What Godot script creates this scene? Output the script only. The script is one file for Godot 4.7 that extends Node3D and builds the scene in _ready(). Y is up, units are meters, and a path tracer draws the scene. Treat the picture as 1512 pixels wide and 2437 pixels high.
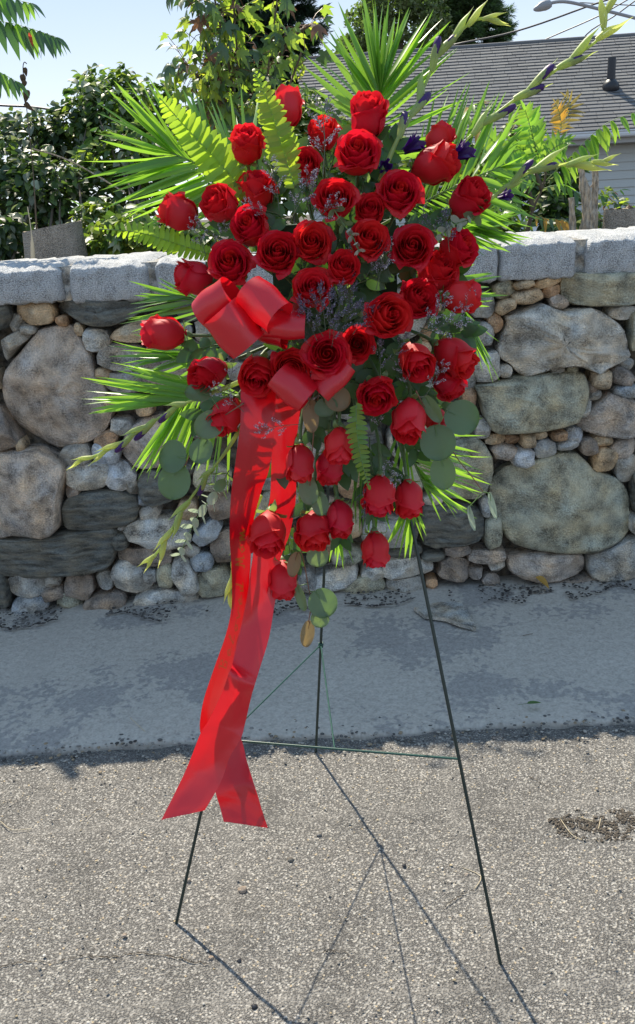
extends Node3D
# A funeral standing spray of red roses on a wire easel, on an asphalt drive in front of a fieldstone retaining wall.
# Metres, y up. The drive is y = 0, the camera stands at the origin looking towards -z. at(x, y, d) gives the point that lies d metres
# in front of the camera's upright plane in the direction that a 1512 x 2437 picture shows at (x, y).

const FOC := 2110.0
const EYE := Vector3(0, 1.4, 0)
var right_way := Vector3.RIGHT
var up_way := Vector3.UP
var fore_way := Vector3.FORWARD
var M := {}
var used := {}
var rng := RandomNumberGenerator.new()
var fbm := FastNoiseLite.new()


class MB:
	var v := PackedVector3Array()
	var t := PackedVector2Array()
	var c := PackedColorArray()
	var i := PackedInt32Array()
	var col := Color.WHITE

	func vert(p: Vector3, uv := Vector2.ZERO) -> int:
		v.append(p)
		t.append(uv)
		c.append(col)
		return v.size() - 1

	func tri(a: int, b: int, d: int) -> void:
		i.append(a)
		i.append(b)
		i.append(d)

	func quad(a: int, b: int, d: int, e: int) -> void:
		tri(a, b, d)
		tri(a, d, e)

	# rows of equally many points, joined into one sheet; ring closes each row on itself
	func grid(rows: Array, ring := false, uv_size := Vector2.ONE) -> void:
		var n: int = rows[0].size()
		var first := v.size()
		for r in rows.size():
			for k in n:
				vert(rows[r][k], Vector2(float(k) / maxi(1, n - 1), float(r) / maxi(1, rows.size() - 1)) * uv_size)
		for r in rows.size() - 1:
			for k in (n if ring else n - 1):
				var k2 := (k + 1) % n
				quad(first + r * n + k, first + r * n + k2, first + (r + 1) * n + k2, first + (r + 1) * n + k)

	func tube(pts: Array, radii: Array, sides := 6, caps := true) -> void:
		var rows := []
		var along: Vector3 = (pts[1] - pts[0]).normalized()
		var side := along.cross(Vector3.UP if absf(along.y) < 0.9 else Vector3.RIGHT).normalized()
		for k in pts.size():
			var dir: Vector3 = (pts[mini(k + 1, pts.size() - 1)] - pts[maxi(k - 1, 0)]).normalized()
			side = (side - dir * side.dot(dir)).normalized()
			var other := dir.cross(side)
			var r: float = radii[mini(k, radii.size() - 1)]
			var row := PackedVector3Array()
			for s in sides:
				var a := TAU * s / sides
				row.append(pts[k] + (side * cos(a) + other * sin(a)) * r)
			rows.append(row)
		var first := v.size()
		grid(rows, true)
		if caps:
			var a := vert(pts[0])
			var b := vert(pts[-1])
			var last := first + (pts.size() - 1) * sides
			for s in sides:
				tri(a, first + (s + 1) % sides, first + s)
				tri(b, last + s, last + (s + 1) % sides)

	func box(lo: Vector3, hi: Vector3) -> void:
		for axis in 3:
			for s in 2:
				var p: Array[Vector3] = []
				for q in [[0, 0], [1, 0], [1, 1], [0, 1]]:
					var w := Vector3.ZERO
					w[axis] = hi[axis] if s else lo[axis]
					var a1 := (axis + 1) % 3
					var a2 := (axis + 2) % 3
					w[a1] = hi[a1] if q[0] else lo[a1]
					w[a2] = hi[a2] if q[1] else lo[a2]
					p.append(w)
				var f := v.size()
				for w in p:
					vert(w, Vector2(w.x + w.z, w.y))
				if s:
					quad(f, f + 3, f + 2, f + 1)
				else:
					quad(f, f + 1, f + 2, f + 3)

	func add(o: MB, x: Transform3D) -> void:
		var f := v.size()
		for k in o.v.size():
			v.append(x * o.v[k])
			t.append(o.t[k])
			c.append(col)
		for k in o.i:
			i.append(f + k)

	func mesh(origin := Vector3.ZERO, flat := false) -> ArrayMesh:
		var vv := v
		var tt := t
		var cc := c
		var ii := i
		if flat:
			vv = PackedVector3Array()
			tt = PackedVector2Array()
			cc = PackedColorArray()
			ii = PackedInt32Array()
			for k in i:
				ii.append(vv.size())
				vv.append(v[k])
				tt.append(t[k])
				cc.append(c[k])
		var n := PackedVector3Array()
		n.resize(vv.size())
		for k in range(0, ii.size(), 3):
			var a := vv[ii[k]]
			var w := (vv[ii[k + 2]] - a).cross(vv[ii[k + 1]] - a)
			n[ii[k]] += w
			n[ii[k + 1]] += w
			n[ii[k + 2]] += w
		var moved := PackedVector3Array()
		moved.resize(vv.size())
		for k in n.size():
			n[k] = n[k].normalized() if n[k].length_squared() > 1e-24 else Vector3.UP
			moved[k] = vv[k] - origin
		var arrays := []
		arrays.resize(Mesh.ARRAY_MAX)
		arrays[Mesh.ARRAY_VERTEX] = moved
		arrays[Mesh.ARRAY_NORMAL] = n
		arrays[Mesh.ARRAY_TEX_UV] = tt
		arrays[Mesh.ARRAY_COLOR] = cc
		arrays[Mesh.ARRAY_INDEX] = ii
		var m := ArrayMesh.new()
		m.add_surface_from_arrays(Mesh.PRIMITIVE_TRIANGLES, arrays)
		return m


func towards(x: float, y: float) -> Vector3:
	return fore_way + right_way * ((x - 756.0) / FOC) - up_way * ((y - 1218.5) / FOC)


func at(x: float, y: float, d: float) -> Vector3:
	var r := towards(x, y)
	return EYE + r * (d / -r.z)


func on_ground(x: float, y: float, h := 0.0) -> Vector3:
	var r := towards(x, y)
	return EYE + r * ((h - EYE.y) / r.y)


# metres that one picture unit spans at a point
func unit_at(p: Vector3) -> float:
	return (p - EYE).dot(fore_way) / FOC


func path(points: Array, d0: float, d1: float, steps := 4) -> Array:
	var pts := []
	for k in points.size():
		pts.append(at(points[k][0], points[k][1], lerpf(d0, d1, float(k) / maxi(1, points.size() - 1))))
	return smooth(pts, steps)


func smooth(pts: Array, steps := 4) -> Array:
	var out := []
	for k in pts.size() - 1:
		var a: Vector3 = pts[maxi(k - 1, 0)]
		var b: Vector3 = pts[k]
		var c: Vector3 = pts[k + 1]
		var d: Vector3 = pts[mini(k + 2, pts.size() - 1)]
		for s in steps:
			out.append(b.cubic_interpolate(c, a, d, float(s) / steps))
	out.append(pts[-1])
	return out


func along(pts: Array, f: float) -> Vector3:
	var x := clampf(f, 0, 1) * (pts.size() - 1)
	var k := mini(int(x), pts.size() - 2)
	return pts[k].lerp(pts[k + 1], x - k)


func heading(pts: Array, f: float) -> Vector3:
	var k := mini(int(clampf(f, 0, 1) * (pts.size() - 1)), pts.size() - 2)
	return (pts[k + 1] - pts[k]).normalized()


func numbered(called: String) -> String:
	var k: int = used.get(called, 0)
	used[called] = k + 1
	return called if k == 0 else "%s_%03d" % [called, k]


func tag(o: Node, label: String, category: String, group := "") -> void:
	o.set_meta("label", label)
	o.set_meta("category", category)
	if group:
		o.set_meta("group", group)


func thing(called: String, label: String, category: String, where := Vector3.ZERO, group := "") -> Node3D:
	var o := Node3D.new()
	o.name = numbered(called)
	add_child(o, true)
	o.position = where
	tag(o, label, category, group)
	return o


func part(called: String, m: Mesh, material: Material, parent: Node, stuff := false) -> MeshInstance3D:
	var o := MeshInstance3D.new()
	var key := "%d/%s" % [parent.get_instance_id(), called]
	var k: int = used.get(key, 0)
	used[key] = k + 1
	o.name = called if k == 0 else "%s_%03d" % [called, k]
	o.mesh = m
	o.material_override = material
	parent.add_child(o, true)
	if stuff:
		o.set_meta("kind", "stuff")
	return o


func single(called: String, m: Mesh, material: Material, label: String, category: String, where := Vector3.ZERO, group := "") -> MeshInstance3D:
	var o := MeshInstance3D.new()
	o.name = numbered(called)
	o.mesh = m
	o.material_override = material
	add_child(o, true)
	o.position = where
	tag(o, label, category, group)
	return o


func structure(called: String, m: Mesh, material: Material) -> MeshInstance3D:
	var o := MeshInstance3D.new()
	o.name = called
	o.mesh = m
	o.material_override = material
	add_child(o, true)
	o.set_meta("kind", "structure")
	return o


func scatter(called: String, m: Mesh, material: Material, where: Array, tints: Array, parent: Node) -> MultiMeshInstance3D:
	var mm := MultiMesh.new()
	mm.transform_format = MultiMesh.TRANSFORM_3D
	mm.use_colors = tints.size() > 0
	mm.mesh = m
	mm.instance_count = where.size()
	for k in where.size():
		mm.set_instance_transform(k, where[k])
		if tints.size():
			mm.set_instance_color(k, tints[k])
	var o := MultiMeshInstance3D.new()
	o.name = called
	o.multimesh = mm
	o.material_override = material
	parent.add_child(o, true)
	o.set_meta("kind", "stuff")
	return o


func mat(r: float, g: float, b: float, rough := 0.6, back := Color.BLACK, tinted := false) -> StandardMaterial3D:
	var m := StandardMaterial3D.new()
	m.albedo_color = Color(r, g, b).linear_to_srgb()
	m.roughness = rough
	m.cull_mode = BaseMaterial3D.CULL_DISABLED
	if back != Color.BLACK:
		m.backlight_enabled = true
		m.backlight = back.linear_to_srgb()
	m.vertex_color_use_as_albedo = tinted
	return m


func noise_image(kind: int, size: int, freq: float, seed_: int, octaves := 4, ret := -1) -> Image:
	var n := FastNoiseLite.new()
	n.noise_type = kind
	n.seed = seed_
	n.frequency = freq
	n.fractal_octaves = octaves
	if kind == FastNoiseLite.TYPE_CELLULAR:
		n.fractal_type = FastNoiseLite.FRACTAL_NONE
		n.cellular_return_type = ret
		n.cellular_jitter = 1.0
	var im := n.get_seamless_image(size, size, false, false, 0.12, true)
	im.convert(Image.FORMAT_L8)
	return im


func rgb_texture(size: int, data: PackedByteArray) -> ImageTexture:
	return ImageTexture.create_from_image(Image.create_from_data(size, size, false, Image.FORMAT_RGB8, data))


func ramp(stops: Array, f: float) -> Color:
	for k in stops.size() - 1:
		if f <= stops[k + 1][0]:
			var a: float = stops[k][0]
			return stops[k][1].lerp(stops[k + 1][1], clampf((f - a) / maxf(1e-5, stops[k + 1][0] - a), 0, 1))
	return stops[-1][1]


# 256 sRGB byte triplets of a ramp of linear colours
func table(stops: Array) -> PackedByteArray:
	var out := PackedByteArray()
	for k in 256:
		var c := ramp(stops, k / 255.0).linear_to_srgb()
		out.append(int(clampf(c.r, 0, 1) * 255))
		out.append(int(clampf(c.g, 0, 1) * 255))
		out.append(int(clampf(c.b, 0, 1) * 255))
	return out


func grey(v: float) -> Color:
	return Color(v, v, v)


func rand(a: float, b: float) -> float:
	return rng.randf_range(a, b)


# one leaf: rows across its length, folded along the midrib and bent; outline(f) gives half its width at f
func leaf_into(m: MB, base: Vector3, dir: Vector3, face: Vector3, length: float, width: float, outline: Callable, bend := 0.15, fold := 0.25, rows := 5) -> void:
	dir = dir.normalized()
	var side := dir.cross(face).normalized()
	face = side.cross(dir).normalized()
	var g := []
	for k in rows + 1:
		var f := float(k) / rows
		var w: float = outline.call(f) * width * 0.5
		var mid := base + dir * (length * f * (1.0 - 0.15 * absf(bend) * f)) - face * (bend * length * f * f)
		g.append(PackedVector3Array([mid - side * w + face * (fold * w), mid, mid + side * w + face * (fold * w)]))
	m.grid(g)


func ovate(f: float) -> float:
	return pow(sin(PI * pow(clampf(f, 0.0, 1.0), 0.75)), 0.8) + 0.02


func lance(f: float) -> float:
	return sin(PI * pow(clampf(f * 0.97 + 0.03, 0.0, 1.0), 0.6)) + 0.015


func blade(f: float) -> float:
	return (0.25 + 0.75 * smoothstep(0.0, 0.25, f)) * (1.0 - pow(f, 3.0)) + 0.02


func disc(f: float) -> float:
	return sqrt(maxf(0.0, 1.0 - pow(2.0 * f - 1.0, 2.0))) + 0.01


func pinna(f: float) -> float:
	return (1.0 - 0.35 * f) * sqrt(maxf(0.0, 1.0 - pow(f, 6.0))) + 0.02


func _ready() -> void:
	rng.seed = 20240911
	fbm.seed = 11
	fbm.frequency = 1.0
	# camera
	var pitch := deg_to_rad(18.8)
	var roll := deg_to_rad(3.0)
	fore_way = Vector3(0, -sin(pitch), -cos(pitch))
	var level_up := Vector3.RIGHT.cross(fore_way)
	right_way = Vector3.RIGHT * cos(roll) - level_up * sin(roll)
	up_way = Vector3.RIGHT * sin(roll) + level_up * cos(roll)
	var cam := Camera3D.new()
	cam.name = "camera"
	cam.transform = Transform3D(Basis(right_way, up_way, -fore_way), EYE)
	cam.fov = 2.0 * rad_to_deg(atan(1218.5 / FOC))
	cam.near = 0.05
	cam.far = 600.0
	add_child(cam)
	cam.current = true
	# sky, sun, exposure
	var sky := ProceduralSkyMaterial.new()
	sky.sky_top_color = Color(0.18, 0.27, 0.40).linear_to_srgb()
	sky.sky_horizon_color = Color(0.60, 0.64, 0.67).linear_to_srgb()
	sky.sky_curve = 0.11
	sky.ground_bottom_color = Color(0.16, 0.15, 0.14).linear_to_srgb()
	sky.ground_horizon_color = Color(0.45, 0.48, 0.50).linear_to_srgb()
	var env := Environment.new()
	env.background_mode = Environment.BG_SKY
	env.sky = Sky.new()
	env.sky.sky_material = sky
	env.tonemap_mode = Environment.TONE_MAPPER_LINEAR
	env.tonemap_exposure = 2.25
	env.sdfgi_enabled = true
	env.ssao_enabled = true
	env.ssil_enabled = true
	var we := WorldEnvironment.new()
	we.name = "environment"
	we.environment = env
	add_child(we)
	var sun := DirectionalLight3D.new()
	sun.name = "sun"
	sun.light_energy = 1.1
	sun.light_color = Color(1.0, 0.96, 0.88)
	sun.light_angular_distance = 0.5
	sun.shadow_enabled = true
	var el := deg_to_rad(50.2)
	var az := deg_to_rad(21.2)
	sun.basis = Basis.looking_at(Vector3(sin(az) * cos(el), -sin(el), cos(az) * cos(el)), Vector3.UP)
	add_child(sun)

	make_materials()
	build_ground()
	build_wall()
	build_house()
	build_far_trees()
	build_hedge()
	build_yard_things()
	build_street_lamp()
	build_easel()
	build_greens()
	build_roses()
	build_bow()
	build_statice()
	build_litter()


func textured(tex: ImageTexture, height: ImageTexture, tile: float, relief: float, rough: float, tint := Color.WHITE, squash := Vector3.ONE, gain := 2.0) -> StandardMaterial3D:
	var m := mat(tint.r, tint.g, tint.b, rough)
	m.albedo_texture = tex
	m.albedo_color = Color(minf(1.0, tint.r * gain), minf(1.0, tint.g * gain), minf(1.0, tint.b * gain)).linear_to_srgb()
	m.uv1_triplanar = true
	m.uv1_world_triplanar = true
	m.uv1_scale = squash / tile
	if height:
		m.heightmap_enabled = true
		m.heightmap_texture = height
		m.heightmap_scale = relief
	return m


func make_materials() -> void:
	# asphalt: light and dark chips of two sizes in a grey binder, 0.8 m a tile
	var n := 1024
	var chip := noise_image(FastNoiseLite.TYPE_CELLULAR, n, 0.105, 5, 1, FastNoiseLite.RETURN_CELL_VALUE).get_data()
	var edge := noise_image(FastNoiseLite.TYPE_CELLULAR, n, 0.105, 5, 1, FastNoiseLite.RETURN_DISTANCE).get_data()
	var chip2 := noise_image(FastNoiseLite.TYPE_CELLULAR, n, 0.21, 9, 1, FastNoiseLite.RETURN_CELL_VALUE).get_data()
	var edge2 := noise_image(FastNoiseLite.TYPE_CELLULAR, n, 0.21, 9, 1, FastNoiseLite.RETURN_DISTANCE).get_data()
	var chips := table([[0.0, Color(0.075, 0.07, 0.065)], [0.3, Color(0.15, 0.14, 0.128)], [0.6, Color(0.225, 0.21, 0.191)], [0.8, Color(0.30, 0.281, 0.254)], [0.93, Color(0.44, 0.415, 0.375)], [0.96, Color(0.40, 0.31, 0.19)], [1.0, Color(0.55, 0.53, 0.49)]])
	var out := PackedByteArray()
	out.resize(n * n * 3)
	var high := PackedByteArray()
	high.resize(n * n)
	for k in n * n:
		var q := 0
		var h := 0
		if chip[k] > 110 and edge[k] < 120:
			q = mini(255, chip[k] - 10) * 3
			h = 255 - edge[k]
		elif edge2[k] < 135:
			q = (chip2[k] * 3 / 4) * 3
			h = 200 - edge2[k]
		else:
			q = 20 * 3
		out[k * 3] = chips[q]
		out[k * 3 + 1] = chips[q + 1]
		out[k * 3 + 2] = chips[q + 2]
		high[k] = h
	var asphalt := mat(1, 1, 1, 0.9)
	asphalt.albedo_texture = rgb_texture(n, out)
	asphalt.uv1_scale = Vector3(1.9, 1.9, 1)
	asphalt.heightmap_enabled = true
	asphalt.heightmap_texture = ImageTexture.create_from_image(Image.create_from_data(n, n, false, Image.FORMAT_L8, high))
	asphalt.heightmap_scale = 0.28
	# stains and worn patches some decimetres wide, over the chips
	var wide := noise_image(FastNoiseLite.TYPE_SIMPLEX, 512, 0.012, 21, 5).get_data()
	var wear := table([[0.0, grey(0.66)], [0.22, grey(0.83)], [0.42, grey(0.94)], [1.0, grey(1.0)]])
	var w3 := PackedByteArray()
	w3.resize(512 * 512 * 3)
	for k in 512 * 512:
		for ch in 3:
			w3[k * 3 + ch] = wear[wide[k] * 3 + ch]
	asphalt.detail_enabled = true
	asphalt.detail_blend_mode = BaseMaterial3D.BLEND_MODE_MUL
	asphalt.detail_albedo = rgb_texture(512, w3)
	asphalt.detail_uv_layer = BaseMaterial3D.DETAIL_UV_2
	asphalt.uv2_triplanar = true
	asphalt.uv2_world_triplanar = true
	asphalt.uv2_scale = Vector3.ONE / 2.3
	M.asphalt = asphalt

	# concrete: trowelled pale cement, worn through to darker blue-grey patches with flaking edges
	var broad := noise_image(FastNoiseLite.TYPE_SIMPLEX, n, 0.0042, 33, 6).get_data()
	var flake := noise_image(FastNoiseLite.TYPE_SIMPLEX, n, 0.06, 34, 4).get_data()
	var grit := noise_image(FastNoiseLite.TYPE_VALUE, n, 0.45, 35, 2).get_data()
	var pale := table([[0.0, Color(0.27, 0.245, 0.21)], [0.5, Color(0.425, 0.387, 0.335)], [1.0, Color(0.57, 0.525, 0.455)]])
	var worn := table([[0.0, Color(0.20, 0.185, 0.17)], [0.5, Color(0.325, 0.305, 0.28)], [1.0, Color(0.44, 0.41, 0.365)]])
	out.resize(n * n * 3)
	for k in n * n:
		var patch := broad[k] + (flake[k] - 128) * 0.35
		var q := clampi((grit[k] * 2 + flake[k]) / 3 + (broad[k] - 128) / 5, 0, 255) * 3
		var from := worn if patch < 84 else pale
		out[k * 3] = from[q]
		out[k * 3 + 1] = from[q + 1]
		out[k * 3 + 2] = from[q + 2]
		high[k] = clampi((grit[k] + flake[k]) / 2 - (30 if patch < 84 else 0), 0, 255)
	M.concrete = textured(rgb_texture(n, out), ImageTexture.create_from_image(Image.create_from_data(n, n, false, Image.FORMAT_L8, high)), 2.2, 0.25, 0.85)

	# stone: mottled, one for granite, one for rounded fieldstone, one for streaky schist
	n = 512
	var spots := noise_image(FastNoiseLite.TYPE_SIMPLEX, n, 0.13, 41, 3).get_data()
	var cloud := noise_image(FastNoiseLite.TYPE_SIMPLEX, n, 0.012, 42, 6).get_data()
	var fine := noise_image(FastNoiseLite.TYPE_VALUE, n, 0.5, 43, 2).get_data()
	var ridge_noise := FastNoiseLite.new()
	ridge_noise.seed = 44
	ridge_noise.frequency = 0.011
	ridge_noise.fractal_type = FastNoiseLite.FRACTAL_RIDGED
	ridge_noise.fractal_octaves = 4
	var ridge_image := ridge_noise.get_seamless_image(n, n, false, false, 0.12, true)
	ridge_image.convert(Image.FORMAT_L8)
	var veins := ridge_image.get_data()
	var hues := noise_image(FastNoiseLite.TYPE_SIMPLEX, n, 0.008, 47, 4).get_data()
	var looks := {
		"granite": table([[0.0, grey(0.10)], [0.25, grey(0.26)], [0.45, grey(0.42)], [0.7, grey(0.54)], [1.0, grey(0.72)]]),
		"field": table([[0.0, grey(0.06)], [0.25, grey(0.20)], [0.45, grey(0.42)], [0.6, grey(0.56)], [0.78, grey(0.70)], [1.0, Color(0.98, 0.94, 0.88)]]),
	}
	M.maps = {}
	for look in looks:
		var o := PackedByteArray()
		o.resize(n * n * 3)
		var hh := PackedByteArray()
		hh.resize(n * n)
		for k in n * n:
			var val := 128 + (spots[k] - 128) + (fine[k] - 128) / 2 + (cloud[k] - 128) / 3
			if look == "field":
				val = 128 + (cloud[k] - 128) * 8 / 10 + (spots[k] - 128) * 4 / 10 + (fine[k] - 128) * 4 / 10 + maxi(0, veins[k] - 150) * 4 / 10 - maxi(0, 70 - veins[k])
				if spots[k] > 196 and cloud[k] > 120:
					val += 50
			val = clampi(val, 0, 255)
			for ch in 3:
				var hue: float = (hues[k] - 128) / 128.0 if look == "field" else 0.0
				o[k * 3 + ch] = clampi(int(looks[look][val * 3 + ch] * (1.0 + hue * [0.07, 0.0, -0.09][ch])), 0, 255)
			hh[k] = (spots[k] + cloud[k] + fine[k] + veins[k]) / 4
		M.maps[look] = [rgb_texture(n, o), ImageTexture.create_from_image(Image.create_from_data(n, n, false, Image.FORMAT_L8, hh))]
	var stone_tints := {
		"tan": Color(0.482, 0.347, 0.214), "rust": Color(0.395, 0.247, 0.145), "grey": Color(0.346, 0.317, 0.273), "pale": Color(0.490, 0.450, 0.388), "white": Color(0.588, 0.580, 0.530),
		"pink": Color(0.423, 0.345, 0.278), "olive": Color(0.362, 0.334, 0.242), "blue": Color(0.333, 0.338, 0.335), "brown": Color(0.275, 0.218, 0.172), "rough": Color(0.489, 0.440, 0.370),
	}
	for k in stone_tints:
		M["stone_" + k] = textured(M.maps.field[0], M.maps.field[1], 0.62, 1.6, 0.85, stone_tints[k])
	M.stone_dark = textured(M.maps.field[0], M.maps.field[1], 0.55, 2.2, 0.8, Color(0.18, 0.17, 0.14), Vector3(0.7, 3.2, 2.0))
	M.cap = textured(M.maps.granite[0], M.maps.granite[1], 0.42, 1.4, 0.85, Color(0.55, 0.54, 0.52))
	M.mortar = textured(M.maps.field[0], M.maps.field[1], 0.25, 1.5, 0.95, Color(0.13, 0.112, 0.09))
	M.cap_mortar = textured(M.maps.field[0], M.maps.field[1], 0.3, 0.8, 0.95, Color(0.40, 0.37, 0.33))
	M.soil = textured(M.maps.field[0], M.maps.field[1], 0.3, 2.0, 0.95, Color(0.07, 0.055, 0.04))
	M.bark = textured(M.maps.field[0], M.maps.field[1], 0.3, 2.5, 0.95, Color(0.25, 0.22, 0.185), Vector3(1.6, 0.7, 1.6))
	M.stump_bark = textured(M.maps.granite[0], M.maps.field[1], 0.5, 2.5, 0.95, Color(0.33, 0.295, 0.25), Vector3(1.3, 0.8, 1.3))
	M.cut_wood = textured(M.maps.field[0], M.maps.field[1], 0.2, 1.0, 0.9, Color(0.34, 0.26, 0.18))
	M.dead_wood = textured(M.maps.field[0], M.maps.field[1], 0.15, 1.0, 0.9, Color(0.40, 0.33, 0.25), Vector3(2.0, 0.5, 2.0))
	M.twig = mat(0.10, 0.075, 0.05, 0.8)
	M.pale_twig = mat(0.48, 0.40, 0.27, 0.7)
	M.gravel = mat(0.8, 0.8, 0.8, 0.9, Color.BLACK, true)

	# flowers
	M.rose = [mat(0.630, 0.010, 0.020, 0.55, Color(0.60, 0.014, 0.02)), mat(0.540, 0.006, 0.016, 0.55, Color(0.55, 0.01, 0.018)), mat(0.684, 0.018, 0.032, 0.52, Color(0.64, 0.018, 0.028)), mat(0.594, 0.005, 0.028, 0.55, Color(0.58, 0.01, 0.025)), mat(0.657, 0.015, 0.018, 0.55, Color(0.60, 0.02, 0.018))]
	for m in M.rose:
		m.rim_enabled = true
		m.rim = 0.25
		m.rim_tint = 0.8
	M.calyx = mat(0.14, 0.21, 0.085, 0.5, Color(0.25, 0.4, 0.08))
	M.rose_stem = mat(0.09, 0.15, 0.05, 0.5)
	M.ribbon = mat(0.58, 0.008, 0.02, 0.34, Color(0.50, 0.005, 0.010))
	for m in [M.ribbon]:
		m.metallic_specular = 0.62
	M.dark_leaf = [mat(0.035, 0.075, 0.028, 0.42, Color(0.08, 0.18, 0.02)), mat(0.045, 0.09, 0.032, 0.42, Color(0.10, 0.22, 0.02)), mat(0.04, 0.08, 0.035, 0.45, Color(0.08, 0.18, 0.02))]
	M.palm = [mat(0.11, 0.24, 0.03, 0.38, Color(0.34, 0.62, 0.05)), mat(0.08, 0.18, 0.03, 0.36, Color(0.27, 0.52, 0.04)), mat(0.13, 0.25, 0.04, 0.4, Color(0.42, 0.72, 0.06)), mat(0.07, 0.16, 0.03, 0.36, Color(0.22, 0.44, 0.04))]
	M.fern = [mat(0.14, 0.27, 0.03, 0.5, Color(0.66, 0.92, 0.05)), mat(0.11, 0.22, 0.03, 0.5, Color(0.54, 0.80, 0.05))]
	M.gladiolus = mat(0.30, 0.37, 0.13, 0.45, Color(0.65, 0.75, 0.18))
	M.gladiolus_tip = mat(0.42, 0.46, 0.16, 0.45, Color(0.8, 0.85, 0.25))
	M.purple = mat(0.04, 0.006, 0.10, 0.5, Color(0.08, 0.006, 0.22))
	M.eucalyptus = [mat(0.085, 0.13, 0.07, 0.5, Color(0.14, 0.24, 0.05)), mat(0.105, 0.15, 0.085, 0.5, Color(0.20, 0.30, 0.06)), mat(0.17, 0.12, 0.06, 0.5, Color(0.3, 0.2, 0.06)), mat(0.34, 0.39, 0.32, 0.5, Color(0.34, 0.42, 0.28))]
	M.red_stem = mat(0.20, 0.09, 0.05, 0.5)
	M.statice = mat(0.9, 0.9, 0.9, 0.8, Color.BLACK, true)
	M.statice_stem = mat(0.09, 0.10, 0.06, 0.7)
	M.foam = mat(0.03, 0.06, 0.03, 0.95)
	M.wire = mat(0.012, 0.026, 0.022, 0.34)
	M.thin_wire = mat(0.015, 0.07, 0.052, 0.34)

	# hedge and trees
	M.leaf = mat(1, 1, 1, 0.44, Color(0.9, 1.0, 0.5), true)
	M.far_leaf = mat(1, 1, 1, 0.6, Color(0.7, 1.0, 0.3), true)
	M.hedge_leaf = [mat(0.06, 0.115, 0.035, 0.45, Color(0.22, 0.42, 0.05)), mat(0.08, 0.14, 0.04, 0.45, Color(0.22, 0.40, 0.05)), mat(0.09, 0.14, 0.04, 0.4, Color(0.42, 0.58, 0.06)), mat(0.035, 0.065, 0.03, 0.32, Color(0.08, 0.18, 0.03)), mat(0.27, 0.31, 0.22, 0.5, Color(0.3, 0.4, 0.12)), mat(0.12, 0.18, 0.05, 0.42, Color(0.6, 0.78, 0.08))]
	M.maple_leaf = [mat(0.09, 0.15, 0.035, 0.45, Color(0.38, 0.55, 0.05)), mat(0.15, 0.19, 0.035, 0.45, Color(0.72, 0.82, 0.07)), mat(0.04, 0.075, 0.03, 0.4, Color(0.07, 0.14, 0.02)), mat(0.12, 0.06, 0.035, 0.6, Color(0.2, 0.09, 0.03)), mat(0.12, 0.18, 0.035, 0.45, Color(0.55, 0.72, 0.06))]
	M.sumac_leaf = [mat(0.08, 0.17, 0.035, 0.4, Color(0.36, 0.68, 0.05)), mat(0.10, 0.19, 0.04, 0.42, Color(0.5, 0.8, 0.06)), mat(0.36, 0.22, 0.04, 0.5, Color(0.75, 0.42, 0.05)), mat(0.16, 0.13, 0.04, 0.5, Color(0.34, 0.26, 0.05)), mat(0.035, 0.075, 0.03, 0.36, Color(0.08, 0.2, 0.03)), mat(0.35, 0.05, 0.03, 0.5, Color(0.7, 0.1, 0.04))]

	# house and street
	M.shingle = []
	for k in 4:
		M.shingle.append(textured(M.maps.granite[0], M.maps.granite[1], 0.12, 0.2, 0.95, [Color(0.155, 0.155, 0.158), Color(0.17, 0.17, 0.173), Color(0.14, 0.14, 0.143), Color(0.185, 0.183, 0.18)][k]))
	M.siding = mat(0.50, 0.52, 0.50, 0.6)
	M.white_paint = mat(0.74, 0.76, 0.78, 0.5)
	M.gutter = mat(0.40, 0.39, 0.37, 0.5)
	M.black_pipe = mat(0.02, 0.02, 0.024, 0.45)
	M.lamp_metal = mat(0.28, 0.28, 0.29, 0.5)
	M.line = mat(0.05, 0.05, 0.055, 0.5)
	M.glass = mat(0.05, 0.07, 0.09, 0.05)


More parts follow.
